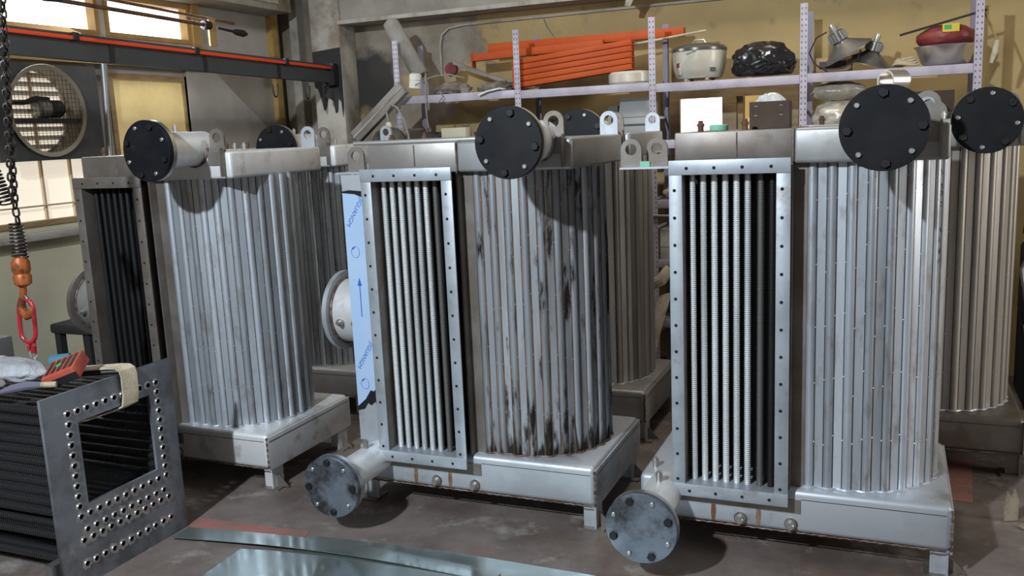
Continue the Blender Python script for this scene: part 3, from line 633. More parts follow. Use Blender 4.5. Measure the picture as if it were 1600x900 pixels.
for i, (a, b_) in enumerate(HP):
    t_ = obj('finned_tube', cached('ct', core_tube), 'core_fin', CR, (0, a, b_))
    obj('tube_end', cached('cr', core_ring), 'ring_steel', t_)
    if b_ < .30 and random.random() < .62 or random.random() < .08:
        v_ = i % 5
        def splash(v_=v_):
            rnd = random.Random(v_); n = 18; o1 = [(.0182, k) for k in range(n)]; rad = [.019+.012*rnd.random()**2 for _ in range(n)]
            vs_ = [(.0075, .0182*math.cos(2*PI*k/n), .0182*math.sin(2*PI*k/n)) for k in range(n)]+[(.0073, rad[k]*math.cos(2*PI*k/n), rad[k]*math.sin(2*PI*k/n)*1.15) for k in range(n)]
            return MB().add(vs_, [(k, (k+1) % n, n+(k+1) % n, n+k) for k in range(n)]).mesh('ground_mark', smooth=0)
        obj('ground_mark', cached(('spl', v_), splash), 'ring_steel', t_)
# outer row of tubes on the visible side of the bundle
for x_ in (-.02, -1.12):
    obj('foot_plate', MB().box(x_-.05, x_-.008, -.02, .06, .0, .13), 'plate_edge', CR)
ca = MB().tube([(-.3, .1, .800), (-.1, .1, .800)], .02, 8)
# strap over the plate
pts = [(-.20, .315, .838), (-.15, .345, .839), (-.08, .385, .839), (-.04, .41, .839), (.0, .42, .838), (.020, .423, .826), (.026, .424, .80), (.024, .424, .72), (.018, .42, .675), (-.02, .40, .655), (-.10, .34, .63), (-.25, .26, .60)]
stp = obj('lifting_strap', MB().ribbon(pts, (0, 1, 0), .085, .006), 'webbing', loc=(-3.0, 2.335, 0)); tag(stp, 'beige webbing sling looped over the drilled end plate', 'strap')
bar = obj('dark_bar', MB().cyl((-3.17, 2.64, .822), (-2.995, 2.735, .822), .011, 12), 'black'); tag(bar, 'short dark bar lying under the beige sling', 'bar')

# gloves and tools on the bundle
g1 = thing('work_glove', 'pale grey knitted work glove lying on the tube bundle', 'glove', (-3.33, 2.50, .872), (0, 0, -.1))
g1.scale = (1.15, 1.3, 1.5)
obj('palm', blob('palm', .15, .065, .032, .22, 2, 4), 'glove', g1)
for k, (dy, l) in enumerate(((-.04, .10), (-.015, .12), (.012, .115), (.038, .09))):
    obj('finger', MB().tube([(-.09, dy, 0), (-.14, dy*1.3, .004), (-.14-l*.6, dy*1.5, 0), (-.14-l, dy*1.6, -.012)], [.014, .016, .015, .010], 8), 'glove', g1)
obj('cuff', MB().tube([(.05, .10, .0), (.10, .14, .004)], [.022, .020], 12), 'glove_blue', g1)
g2 = thing('work_glove', 'dirty grey work glove at the bundle edge below the pale one', 'glove', (-3.36, 2.385, .842), (0, 0, .2))
g2.scale = (1.2, 1.2, 1.4)
obj('palm', blob('palm', .08, .04, .022, .2, 8, 4), 'glove_dirty', g2)
for k, dy in enumerate((-.026, -.008, .010, .028)):
    obj('finger', MB().tube([(-.05, dy, 0), (-.10, dy*1.3, .002), (-.15, dy*1.5, -.008)], [.011, .011, .008], 8), 'glove_dirty', g2)
hd = thing('hand_tool', 'purple-grey handled tool beside the red patterned pack', 'tool', (-3.15, 2.41, .832), (0, 0, .2))
obj('handle', MB().tube([(-.10, -.035, -.012), (-.05, -.02, .0), (.0, 0, .008), (.05, .02, .006)], [.008, .017, .019, .013], 10), 'purple', hd)
obj('shaft', MB().cyl((.05, .02, .006), (.105, .04, .004), .012, 10), 'webbing', hd)
pk = thing('disc_pack', 'red and black patterned pack with a green dot on the bundle', 'box', (-3.09, 2.55, .872), (.32, -.34, .42))
pk.scale = (1.3, 1.3, 1.3)
obj('pack_body', MB().box(-.055, .055, -.055, .055, -.022, .022), 'red_pack', pk, bevel=.004)
for i in range(5):
    obj('dark_pattern', cached('dpt', lambda: MB().box(-.006, .006, -.04, .04, 0, .0012).mesh('dark_pattern', smooth=0)), 'black', pk, (-.040+.02*i, 0, .022))
obj('dark_band', MB().box(-.0555, .0555, -.056, -.0548, -.020, .006), 'black', pk)
obj('green_dot', MB().lathe([(.010, 0), (.010, .0016), (0, .0016)], 10), 'green', pk, (-.01, .0, .0226))
rtl = obj('red_tool', MB().tube([(-3.33, 2.74, .838), (-3.27, 2.72, .846), (-3.19, 2.69, .842)], [.010, .020, .012], 10), 'red_tool'); tag(rtl, 'dark red tool lying behind the patterned pack', 'tool')

# ------------------------------------------------------------------ sheets on the floor
def sheet(poly, z, label):
    o = obj('steel_sheet', MB().prism(poly, 2, z, z+.003), 'sheet', smooth=0); return tag(o, label, 'sheet', 'polished sheets on the floor')
sheet([(-2.346, 2.98), (-2.337, 3.101), (-1.70, 3.149), (-1.043, 3.14), (-.70, 3.05), (-.95, 2.3), (-2.35, 2.3)], .002, 'polished steel sheet with its corner nearest the middle bottom flange')
sheet([(-2.56, 2.30), (-2.58, 2.885), (-2.2, 2.96), (-1.50, 2.975), (-1.45, 2.3)], .006, 'pale polished sheet at the bottom edge beside the holed plate')
# long narrow strip, slightly bowed
pts = []; nS = 14
sv, sf = [], []
for i in range(nS+1):
    t_ = i/nS; x_ = -2.955+t_*1.55; w_ = .112*(1-.25*t_); yc = 2.925+.075*math.sin(t_*2.4)+.02*t_; zc = .014+.006*math.sin(t_*PI*1.3)
    for (dy, dz) in ((-w_/2, -.001), (w_/2, -.001), (w_/2, .001), (-w_/2, .001)): sv.append((x_, yc+dy, zc+dz))
for i in range(nS):
    for k in range(4): sf.append((i*4+k, i*4+(k+1) % 4, i*4+4+(k+1) % 4, i*4+4+k))
sf += [(3, 2, 1, 0), tuple(range(nS*4, nS*4+4))]
tag(obj('steel_strip', MB().add(sv, sf), 'sheet', smooth=60), 'long narrow bowed steel strip lying across the sheets', 'sheet', 'polished sheets on the floor')

# ------------------------------------------------------------------ crane rail, rods, hoist
cr = thing('crane_beam', 'dark grey crane runway beam along the left wall', 'beam', (-4.22, 0, 2.325), (-.0195, 0, 0))
m_ = MB(); m_.box(-.05, -.0, 1.5, 6.34, .0, .012); m_.box(-.03, -.018, 1.5, 6.34, .012, .13); m_.box(-.06, .012, 1.5, 6.34, .13, .142); m_.box(-.017, .010, 1.5, 6.34, .0, .128)
obj('beam_body', m_, 'crane', cr)
obj('conductor_rail', MB().box(.012, .034, 1.5, 6.28, .104, .126), 'rail_orange', cr, bevel=.004, label='orange conductor rail')
for k in range(3):
    obj('rail_clip', cached('rc', lambda: MB().box(.010, .040, -.02, .02, .100, .146).mesh('rail_clip', bevel=.004)), 'black', cr, (0, 3.80+k*.95, 0))
for k in range(3):
    obj('strap_band', cached('sb', lambda: MB().box(.009, .016, -.016, .016, -.004, .10).mesh('strap_band')), 'black', cr, (0, 4.06+k*.78, 0))
obj('end_stop', MB().box(-.06, .05, 6.28, 6.34, -.02, .15), 'black', cr)
for i, (y_, r_) in enumerate(((5.55, .05), (5.95, .055), (6.20, .06))):
    c_ = obj('hanging_cable', MB().tube([(-4.20, y_+math.cos(math.radians(a))*r_*.6, 2.20-.03+math.sin(math.radians(a))*r_*1.9) for a in range(0, -181, -15)], .006, 6), 'black')
    tag(c_, 'black cable loop hanging under the crane beam, %s' % ('nearest the camera' if i == 0 else 'the middle one of three' if i == 1 else 'closest to the column'), 'cable', 'cable loops under the crane beam')
for i, (pa, pb, lb_) in enumerate((((-4.5, 3.2, 2.64), (-4.5, 5.21, 2.585), 'lower'), ((-4.52, 3.5, 2.70), (-4.52, 5.55, 2.625), 'upper'))):
    rd = obj('festoon_rod', MB().cyl(pa, pb, .013 if i == 0 else .010, 10), 'rust'); tag(rd, '%s brown rod running in front of the transom windows' % lb_, 'rod', 'rods before the transom windows')
    if i == 0:
        obj('end_clamp', MB().lathe([(0, 0), (.03, .005), (.034, .03), (.03, .07), (0, .075)], 12, 1, (pb[0], pb[1]-.02, pb[2])), 'black', rd)
        obj('bracket', MB().box(pb[0]-.02, pb[0]-.005, pb[1]+.05, pb[1]+.12, pb[2]-.14, pb[2]+.05), 'tan_trim', rd)
        obj('handle_end', MB().tube([(-4.5, 5.34, 2.575), (-4.5, 5.50, 2.565), (-4.5, 5.54, 2.562), (-4.5, 5.62, 2.558), (-4.5, 5.66, 2.556)], [.008, .010, .022, .026, .012], 10), 'black', rd)
cbl = obj('loop_cable', MB().tube([(-4.0, 3.30, 2.75), (-4.0, 3.36, 2.58), (-4.0, 3.46, 2.515), (-4.0, 3.56, 2.52), (-4.0, 3.60, 2.56), (-4.0, 3.6, 2.75)], .009, 8), 'black'); tag(cbl, 'dark cable curve at the top left before the bright window', 'cable')

# exhaust fan
fn = thing('exhaust_fan', 'square dark exhaust fan with wire guard and louvres on the left wall', 'fan', (XL+.03, 4.09, 2.0))
me = holed([(-.36, -.30), (.41, -.30), (.41, .28), (-.36, .28)], [circ(0, 0, .265, 40)], .02); me.transform(Matrix(((0, 0, 1, 0), (1, 0, 0, 0), (0, 1, 0, 0), (0, 0, 0, 1))))
obj('fan_plate', me, 'fan_frame', fn, (.04, 0, 0))
obj('fan_ring', MB().lathe([(.255, -.10), (.268, -.10), (.268, .062), (.282, .066), (.28, .07), (.255, .066)], 44, 0, close=True), 'fan_rim', fn)
for k in range(9):
    obj('louver', cached('lv', lambda: MB().prism([(-.105, -.022), (-.100, -.024), (-.07, .018), (-.075, .020)], 1, -.25, .25).mesh('louver', smooth=0)), 'louver', fn, (0, 0, -.22+.055*k))
wg = MB()
for k in range(-9, 10):
    a = .027*k; h = math.sqrt(max(.262**2-a*a, 0))
    wg.tube([(.055, a, -h), (.055, a, h)], .0014, 4); wg.tube([(.058, -h, a), (.058, h, a)], .0014, 4)
obj('wire_guard', wg, 'black', fn)
obj('motor', MB().lathe([(0, -.06), (.05, -.06), (.055, -.03), (.055, .03), (.045, .045), (0, .05)], 20, 1, (-.0, .10, .015)), 'black', fn)
obj('motor_band', MB().lathe([(.05, -.05), (.058, -.045), (.058, .02), (.05, .025)], 20, 1, (0, .02, .015)), 'alu', fn)
obj('motor_bracket', MB().box(-.02, .03, -.265, .40, -.075, -.045), 'fan_frame', fn)
obj('motor_mount', MB().tube([(.0, -.26, .05), (.0, -.12, .05), (0, -.03, .075), (0, .06, .07)], [.012, .014, .02, .02], 8), 'black', fn)
dp_ = obj('down_pipe', MB().cyl((XL+.05, 4.565, 1.70), (XL+.05, 4.60, 2.31), .022, 12), 'galv'); tag(dp_, 'grey vertical conduit pipe between the fan and the yellow board', 'pipe')

# hoist chain
def link_mesh(L=.036, w=.024, r=.0046):
    h = L/2-w/2; pts = [((w/2)*math.cos(a), 0, h+(w/2)*math.sin(a)) for a in [PI*k/6 for k in range(7)]]+[((w/2)*math.cos(a), 0, -h+(w/2)*math.sin(a)) for a in [PI+PI*k/6 for k in range(7)]]
    return MB().tube(pts, r, 6, closed=True).mesh('chain_link')
HC = thing('hoist_chain', 'black hoist chain with springs and a rusty orange hook', 'chain hoist', (-3.33, 2.6, 1.2))
def chain_run(parent, p0, p1, mt, off, step=.0275):
    d = Vector(p1)-Vector(p0); n = max(1, int(d.length/step)); q = d.to_track_quat('Z', 'Y')
    for i in range(n):
        p = Vector(p0)+d*((i+.5)/n)
        e = (q @ Euler((0, 0, (PI/2 if i % 2 else 0)+.4)).to_quaternion()).to_euler()
        obj('chain_link', cached('lk', link_mesh), mt, parent, p-Vector(off), e)
OFF = (-3.33, 2.6, 1.2)
chain_run(HC, (-3.31, 2.6, 1.46), (-3.315, 2.6, 1.53), 'chain', OFF)
chain_run(HC, (-3.315, 2.6, 1.53), (-3.225, 2.6, 2.36), 'chain', OFF)
chain_run(HC, (-3.325, 2.6, 1.56), (-3.262, 2.62, 2.36), 'chain', OFF)
def spring(r0, r1, h, turns, wr):
    n = int(turns*12); return MB().tube([((r0+(r1-r0)*i/n)*math.cos(2*PI*i/12), (r0+(r1-r0)*i/n)*math.sin(2*PI*i/12), h*i/n) for i in range(n+1)], wr, 6)
obj('spring', spring(.030, .024, .145, 10, .0042), 'chain', HC, (.005, 0, .125))
obj('spring', spring(.026, .022, .17, 11, .004), 'chain', HC, (-.028, 0, .345), (0, -.35, 0))
obj('hook_block', MB().lathe([(.020, 0), (.034, .008), (.036, .04), (.030, .052), (.036, .064), (.036, .10), (.026, .12), (.012, .125)], 14), 'hook_orange', HC, (0, 0, .005), label='rusty orange swivel block')
hk = [(-.005, 0, .01), (-.006, 0, -.02), (-.016, 0, -.045), (-.028, 0, -.075), (-.024, 0, -.105), (-.002, 0, -.122), (.022, 0, -.115), (.034, 0, -.092), (.036, 0, -.07)]
obj('hook', MB().tube(hk, [.014, .014, .014, .016, .019, .020, .017, .012, .006], 10), 'hook_orange', HC)
obj('hook_latch', MB().tube([(-.01, 0, -.03), (.010, 0, -.045), (.028, 0, -.085)], [.006, .006, .004], 6), 'chain', HC)
ML = thing('sling_link', 'red oval master link hanging in the orange hook', 'link', (-3.338, 2.6, 1.055))
h = .052; w_ = .046
oval = [(w_*math.cos(a), 0, h+w_*math.sin(a)) for a in [PI*k/9 for k in range(10)]]+[(w_*math.cos(a), 0, -h+w_*math.sin(a)) for a in [PI+PI*k/9 for k in range(10)]]
obj('oval_ring', MB().tube([(p[0]*.95+p[2]*.06, p[1], p[2]*.95) for p in oval], .0088, 10, closed=True), 'red_link', ML)
SLN = thing('sling_chain', 'short sling chain with a red coupling below the red oval link', 'chain', (-3.333, 2.6, .82))
obj('coupling', MB().tube([(0, .012, .145), (.014, .0, .125), (.010, 0, .105), (-.010, 0, .105), (-.014, 0, .125)], .011, 8, closed=True), 'red_link', SLN)
chain_run(SLN, (-3.330, 2.6, .925), (-3.32, 2.6, .835), 'bolt_steel', (-3.333, 2.6, .82))

# black stand by the left wall under the side nozzle
st = thing('black_stand', 'black stool-like stand below the side nozzle at the left', 'stand', (-4.55, 3.95, 0))
obj('stand_top', MB().box(-.16, .16, -.14, .14, .66, .72), 'black_matte', st, bevel=.015)
for sx_ in (-1, 1):
    for sy_ in (-1, 1): obj('leg', cached('stl', lambda: MB().box(-.022, .022, -.022, .022, 0, .66).mesh('leg')), 'black_matte', st, (sx_*.12, sy_*.10, 0))
obj('shelf_board', MB().box(-.12, .12, -.1, .1, .30, .32), 'black_matte', st)
cab = obj('grey_cabinet', MB().box(-4.86, -4.30, 2.95, 3.25, 0, .80), 'galv', bevel=.008); tag(cab, 'grey metal cabinet end at the left edge behind the bundle', 'cabinet')

# ------------------------------------------------------------------ shelving
SH = thing('shelving_rack', 'lavender perforated steel shelving along the back wall', 'shelf', (0, 6.0, 0))
PX = [-3.43, -2.46, -1.49, -.53, .44]
for x_ in PX:
    obj('post', cached('pf', lambda: MB().box(-.022, .022, -.003, .0, 0, 2.45).box(-.022, -.019, 0, .03, 0, 2.45).mesh('post', smooth=0)), 'lavender_perforated', SH, (x_, 0, 0))
    obj('post', cached('pb', lambda: MB().box(-.022, .022, -.003, .0, 0, 2.44).box(-.022, -.019, 0, .03, 0, 2.44).mesh('post', smooth=0)), 'lavender_dark', SH, (x_, .40, 0))
    for z_ in (.3, 1.05, 1.80): obj('brace', cached('brc', lambda: MB().box(-.006, .006, .0, .40, -.008, .008).mesh('brace', smooth=0)), 'lavender', SH, (x_-.012, 0, z_))
LEV = [.39, .81, 1.22, 1.62, 2.0]
for i in range(4):
    xa, xb = PX[i]+.023, PX[i+1]-.023
    for z_ in LEV:
        dz = (.012, .004, -.008, -.004)[i] if z_ == 2.0 else 0
        obj('shelf_beam', cached(('bm', i), lambda: MB().box(0, xb-xa, -.004, .030, -.028, .028).mesh('shelf_beam', bevel=.003)), 'lavender', SH, (xa, 0, z_+dz))
        obj('shelf_deck', cached(('dk', i), lambda: MB().box(.004, xb-xa-.004, .031, .41, .016, .028).mesh('shelf_deck', smooth=0)), 'lavender_dark', SH, (xa, 0, z_+dz))
ZT = 2.03
# orange rack beams: stack of five, plus two long ones behind
names = ('lowest', 'second from the bottom', 'middle', 'second from the top', 'topmost')
for k in range(5):
    o = obj('rack_beam', cached('rb', lambda: MB().box(-.03, .83, -.05, .06, 0, .037).mesh('rack_beam', bevel=.003)), 'orange', loc=(-2.50+.0*k, 6.12, 2.055+.0405*k), rot=(0, -math.radians(5.6), .10))
    tag(o, 'orange rack beam, %s in the tilted stack on the shelf' % names[k], 'rack beam', 'stacked orange rack beams')
    obj('end_connector', cached('ec', lambda: MB().box(.831, .836, -.052, .062, -.001, .038).mesh('end_connector', smooth=0)), 'orange', o)
    obj('connector_holes', cached('ech', lambda: MB().box(.8365, .8372, -.03, -.015, .012, .026).box(.8365, .8372, .015, .03, .012, .026).mesh('connector_holes', smooth=0)), 'hole', o)
o = obj('rack_beam', MB().box(0, 1.02, -.03, .03, -.025, .03), 'orange', loc=(-2.93, 6.30, 2.305), rot=(0, math.radians(-1.5), 0), bevel=.003); tag(o, 'long orange rack beam behind the stack, the lower one ending by the cement patch', 'rack beam', 'long orange beams behind the stack')
obj('end_connector', MB().box(-.006, 0, -.035, .035, -.07, .035), 'orange', o)
o = obj('rack_beam', MB().box(0, 1.48, -.03, .03, -.03, .03), 'orange', loc=(-2.83, 6.37, 2.375), rot=(0, 0, 0), bevel=.003); tag(o, 'longest orange rack beam at the back, reaching behind the rice cooker', 'rack beam', 'long orange beams behind the stack')
sup = obj('wood_block', MB().box(-2.52, -2.36, 6.15, 6.34, 2.03, 2.055), 'wood'); tag(sup, 'flat wooden block under the left end of the orange stack', 'block')
li = obj('round_lid', MB().lathe([(.0, .0), (.14, .0), (.155, .02), (.155, .075), (.14, .09), (0, .092)], 36), 'cooker', loc=(-1.68, 6.17, 2.028)); tag(li, 'cream round lid lying under the right end of the orange stack', 'lid')
# rice cooker
rk = thing('rice_cooker', 'large cream rice cooker with a dark lid on the top shelf', 'rice cooker', (-1.21, 6.17, ZT))
obj('cooker_body', MB().lathe([(0, .012), (.14, .012), (.155, .03), (.168, .07), (.176, .13), (.178, .185), (.172, .192), (0, .192)], 40), 'cooker', rk)
obj('cooker_lid', MB().lathe([(.182, .19), (.182, .205), (.165, .222), (.10, .238), (0, .243)], 40), 'cooker_lid', rk)
obj('lid_handle', MB().tube([(-.045, 0, .238), (-.03, 0, .265), (.03, 0, .265), (.045, 0, .238)], .007, 8), 'alu_light', rk)
obj('label_plate', MB().lathe([(.1745, .04), (.179, .12), (.1745, .12)], 40) if False else MB().prism([(-.020, .035), (.024, .035), (.024, .12), (-.020, .12)], 1, -.172, -.160), 'alu_light', rk, (0, 0, 0), (0, 0, -.75), bevel=.002)
obj('red_mark', MB().box(-.014, .018, -.1735, -.1715, .085, .115), 'red_sack', rk, (0, 0, 0), (0, 0, -.75))
obj('switch', MB().box(-.018, .018, -.176, -.168, .05, .075), 'printer_dark', rk, (0, 0, 0), (0, 0, .72))
for a in (-.6, .6, 2.5, -2.5): obj('foot', cached('rkf', lambda: MB().lathe([(.012, 0), (.015, .014)], 10).mesh('foot')), 'white_plastic', rk, (.12*math.sin(a), -.12*math.cos(a), 0))
obj('power_cord', MB().tube([(-.12, -.06, .21), (-.03, -.10, .226), (.03, -.12, .215), (.05, -.15, .205), (.0, -.19, .18), (-.05, -.19, .165)], .0035, 6), 'cable', rk)
bb = obj('garbage_bag', blob('garbage_bag', .190, .14, .115, .34, 3, 5, flat=-.085, freq=1.2, ridged=True), 'bag_black', loc=(-.795, 6.17, 2.123)); tag(bb, 'crumpled black plastic bag beside the rice cooker', 'bag')
stk = obj('wooden_stick', MB().tube([(-1.72, 6.30, 2.31), (-1.19, 6.30, 2.365)], .008, 8), 'webbing'); tag(stk, 'thin pale stick leaning behind the rice cooker', 'stick')
# high bay lamps
def highbay(loc, rot, label, s=1.0):
    t = thing('high_bay_lamp', label, 'lamp', loc, rot, 'old high bay lamps on the top shelf'); t.scale = (s, s, s)
    obj('reflector', MB().lathe([(.045, .0), (.055, -.012), (.15, -.075), (.165, -.085), (.165, -.090), (.148, -.080), (.05, -.018)], 36), 'alu', t)
    obj('lamp_body', MB().lathe([(.045, 0), (.052, .004), (.052, .060), (.04, .066), (0, .066)], 24), 'alu', t)
    for k in range(16):
        a = 2*PI*k/16; obj('cooling_fin', cached('cf', lambda: MB().box(.046, .060, -.0035, .0035, .006, .060).mesh('cooling_fin', smooth=0)), 'alu_light', t, (0, 0, 0), (0, 0, a))
    obj('socket', MB().lathe([(.018, .066), (.020, .10), (.016, .118), (0, .118)], 12), 'alu_light', t)
    return t
highbay((-.325, 6.13, 2.215), (.15, -.50, 0), 'high bay lamp tilted to the left on top of the wooden box')
highbay((-.135, 6.18, 2.145), (.10, .30, 0), 'high bay lamp standing to the right of the tilted one', .9)
wbx = thing('wooden_box', 'small wooden box with a dark slot under the high bay lamps', 'box', (-.36, 6.16, ZT))
obj('box_body', MB().box(-.105, .105, -.06, .10, 0, .09), 'wood', wbx, bevel=.003); obj('dark_slot', MB().box(-.085, .075, -.0612, -.0598, .02, .065), 'black', wbx)
cbx = obj('lamp_cable', MB().tube([(-.40, 6.06, 2.27), (-.46, 6.05, 2.24), (-.50, 6.04, 2.15), (-.47, 6.04, 2.08), (-.40, 6.03, 2.043), (-.30, 6.03, 2.045), (-.22, 6.04, 2.09), (-.20, 6.05, 2.15)], .0045, 6), 'black'); tag(cbx, 'black cable looping in front of the wooden box', 'cable')
rp = thing('rope_coil', 'small coil of beige rope lying left of the steel basin', 'rope', (.055, 6.09, ZT))
for k in range(4):
    obj('rope_turn', MB().tube([((.070-.008*k)*math.cos(a), .03*math.sin(a)*(1+.1*k)+.01*k-.02, .014+.011*k+.006*math.sin(a*2+k)) for a in [2*PI*i/20 for i in range(20)]], .0075, 6, closed=True), 'rope', rp)
bs = thing('steel_basin', 'shiny stainless basin on the top shelf under the red sack', 'basin', (.275, 6.19, ZT))
obj('basin_bowl', MB().lathe([(.0, .0), (.115, .0), (.135, .02), (.165, .10), (.176, .11), (.178, .116), (.165, .112), (.125, .025), (.0, .012)], 44), 'stainless', bs)
rs = obj('red_sack', blob('red_sack', .165, .15, .075, .10, 6, 4, flat=-.05, freq=2.0), 'red_sack', loc=(.275, 6.19, 2.195)); tag(rs, 'dark red sack with a yellow label lying in the steel basin', 'sack')
ylb = obj('yellow_label', MB().box(-.04, .05, -.145, -.128, .005, .052), 'yellow', rs, (0, 0, 0), (-.12, 0, .10)); obj('label_print', MB().box(-.032, .008, -.1458, -.1445, .018, .045), 'green', rs, (0, 0, 0), (-.12, 0, .10))
rd = obj('dark_rod', MB().box(-.23, .25, -.012, .012, -.006, .006), 'black_matte', loc=(.24, 6.13, 2.275), rot=(0, -.23, 0)); tag(rd, 'dark flat bar leaning over the red sack', 'bar')
br = thing('hand_brush', 'small straw brush hanging at the right shelf post', 'brush', (.53, 6.05, 2.12))
obj('handle', MB().cyl((-.06, 0, .19), (.01, 0, .02), .007, 8), 'wood', br); obj('bristles', MB().tube([(.01, 0, .03), (.0, 0, -.03), (-.02, 0, -.10)], [.012, .018, .010], 8), 'webbing', br)
# duct tube and channel at the left end
dt = thing('duct_tube', 'dusty grey round tube leaning up from the shelf end', 'tube', (-3.29, 6.12, 2.19), (0, math.radians(-30), 0))
obj('tube_body', MB().lathe([(.055, 0), (.062, .01), (.062, .44), (.055, .475), (.03, .49), (0, .492)], 20), 'grey_tube', dt)
cp = obj('pipe_coupling', MB().lathe([(.030, 0), (.046, .0), (.046, .05), (.042, .055), (.046, .06), (.046, .10), (.03, .11), (0, .11)], 18), 'white_plastic', loc=(-3.31, 6.05, 2.10), rot=(0, .12, 0)); tag(cp, 'dusty white pipe coupling at the shelf end below the grey tube', 'fitting')
lc = thing('lamp_channel', 'dusty grey lamp channel hanging diagonally off the shelf end', 'light fixture', (-3.54, 5.90, 1.93), (0, math.radians(-38.5), 0))
obj('channel_body', MB().box(-.28, .28, -.03, .03, -.05, .05), 'grey_tube', lc, bevel=.006); obj('channel_rib', MB().box(-.28, .28, -.036, -.030, -.006, .006), 'concrete_light', lc)
for i, pts in enumerate(([(-3.20, 6.0, 2.14), (-3.17, 5.97, 2.2), (-3.18, 5.96, 2.0), (-3.17, 5.95, 1.86), (-3.16, 5.95, 1.80)], [(-3.10, 6.0, 2.05), (-3.06, 5.97, 2.06), (-3.03, 5.95, 2.02), (-3.07, 5.95, 1.98), (-3.12, 5.95, 1.985)], [(-3.28, 6.0, 2.12), (-3.12, 5.98, 2.17), (-3.0, 6.0, 2.18), (-2.9, 6.05, 2.15)])):
    c_ = obj('loose_wire', MB().tube(pts, .0045, 6), 'cable'); tag(c_, ('thin grey wire hanging down below the shelf end', 'short wire loop hooked over the shelf beam', 'stiff wire sticking up among the dusty scraps')[i], 'wire', 'loose wires at the shelf end')
for i, (x_, y_, rx, rz, sd, l) in enumerate(((-3.05, 6.16, .13, .06, 1, 'heap of dusty scraps beside the white coupling'), (-2.70, 6.2, .15, .05, 5, 'low heap of dusty scraps next to the orange stack'))):
    o = obj('dusty_scraps', blob('dusty_scraps', rx, .11, rz, .5, sd, 4, flat=-rz*.7, freq=3), 'dust', loc=(x_, y_, ZT+rz*.72)); tag(o, l, 'scrap heap')
cu_ = obj('dusty_cup', MB().lathe([(.03, 0), (.038, .05), (.034, .052), (.028, .006)], 16), 'grey_tube', loc=(-2.90, 6.06, 2.03)); tag(cu_, 'dusty grey cup on the shelf among the scraps', 'cup')
l2 = obj('angle_strip', MB().box(-.27, .27, -.015, .015, -.012, .012), 'grey_tube', loc=(-2.87, 6.345, 2.19), rot=(0, .37, 0)); tag(l2, 'dusty strip leaning down behind the scraps to the orange stack', 'strip')
rv = obj('red_valve', MB().lathe([(0, -.02), (.05, -.02), (.055, 0), (.05, .02), (0, .03)], 10, 1), 'red_sack', loc=(-3.15, 6.36, 2.24)); tag(rv, 'small dusty red handwheel behind the grey tube', 'valve')
vsh = obj('white_scrap', MB().ribbon([(-2.75, 5.985, 2.015), (-2.68, 5.98, 2.04), (-2.58, 5.985, 2.055), (-2.56, 6.0, 2.05)], (0, 1, 0), .05, .01), 'white_plastic'); tag(vsh, 'bent white plastic scrap over the shelf edge', 'scrap')
# second shelf level (seen above the exchangers)
Z2 = 1.65
pr = thing('printer', 'grey office printer on the second shelf', 'printer', (-1.64, 6.16, Z2))
obj('printer_body', MB().box(-.12, .12, -.10, .15, 0, .16), 'printer', pr, bevel=.01); obj('printer_lid', MB().prism([(-.10, .16), (.15, .16), (.15, .27), (-.04, .27)], 0, -.11, .11), 'printer', pr, bevel=.006)
obj('dark_side', MB().box(-.19, -.121, -.06, .14, 0, .24), 'printer_dark', pr); obj('top_cover', MB().box(-.115, .115, -.03, .155, .271, .29), 'printer_dark', pr); obj('paper_slot', MB().box(-.09, .09, -.1012, -.099, .10, .115), 'printer_dark', pr)
wp = thing('wrapped_bundle', 'bundle wrapped in cloudy plastic film under the high bay lamps', 'bundle', (-.33, 6.16, Z2))
obj('upper_roll', blob('upper_roll', .17, .12, .06, .16, 9, 4, freq=2.4), 'plastic_wrap', wp, (.0, 0, .26)); obj('lower_roll', blob('lower_roll', .17, .13, .11, .25, 12, 4, flat=-.095, freq=2.6), 'plastic_wrap', wp, (.01, 0, .10))
for i, (x_, rx, rz, sd, mt, l) in enumerate(((-3.22, .12, .07, 2, 'cloth_dark', 'dark dusty bundle on the second shelf at the left end'), (-2.70, .16, .10, 6, 'cloth_dark', 'heap of dark rags left of the middle top flange'), (-2.32, .18, .10, 8, 'cloth_dark', 'heap of dark rags right of the middle top flange'), (-1.98, .085, .09, 15, 'black_matte', 'small black bundle beside the printer'))):
    o = obj('rag_heap', blob('rag_heap', rx, .14, rz, .45, sd, 4, flat=-rz*.7, freq=2.6), mt, loc=(x_, 6.17, Z2+rz*.72)); tag(o, l, 'rags')
gb = obj('pale_box', MB().box(-3.08, -2.88, 5.99, 6.10, Z2, Z2+.145), 'lower_paint', bevel=.004); tag(gb, 'pale green-grey flat box just above the bright bars', 'box')
gb = obj('pale_carton', MB().box(-2.12, -1.98, 5.96, 6.05, Z2, Z2+.17), 'lower_paint', bevel=.004); tag(gb, 'pale carton on the second shelf behind the rear middle flange', 'box')
bp_ = obj('brown_board', MB().box(.08, .34, 6.30, 6.32, Z2, 1.885), 'carton'); tag(bp_, 'brown board standing at the back of the shelf near the right post', 'board')
gd = obj('grinding_disc', MB().lathe([(.02, 0), (.085, 0), (.085, .012), (.02, .012)], 32, 1, close=True), 'alu', loc=(.215, 6.20, 1.745)); tag(gd, 'grey ring-shaped disc leaning on the brown board', 'disc')
pm_ = thing('small_motor', 'small black motor with a metal cap beside the far right flange', 'motor', (.345, 6.10, Z2))
obj('motor_body', MB().lathe([(0, -.05), (.045, -.05), (.05, -.04), (.05, .04), (.045, .05), (0, .05)], 18, 1, (0, 0, .07)), 'black', pm_); obj('metal_cap', MB().lathe([(.02, 0), (.024, .03), (.02, .06), (0, .062)], 14, 2, (.035, -.02, .10)), 'alu_light', pm_); obj('motor_foot', MB().box(-.05, .05, -.05, .05, 0, .022), 'black', pm_)
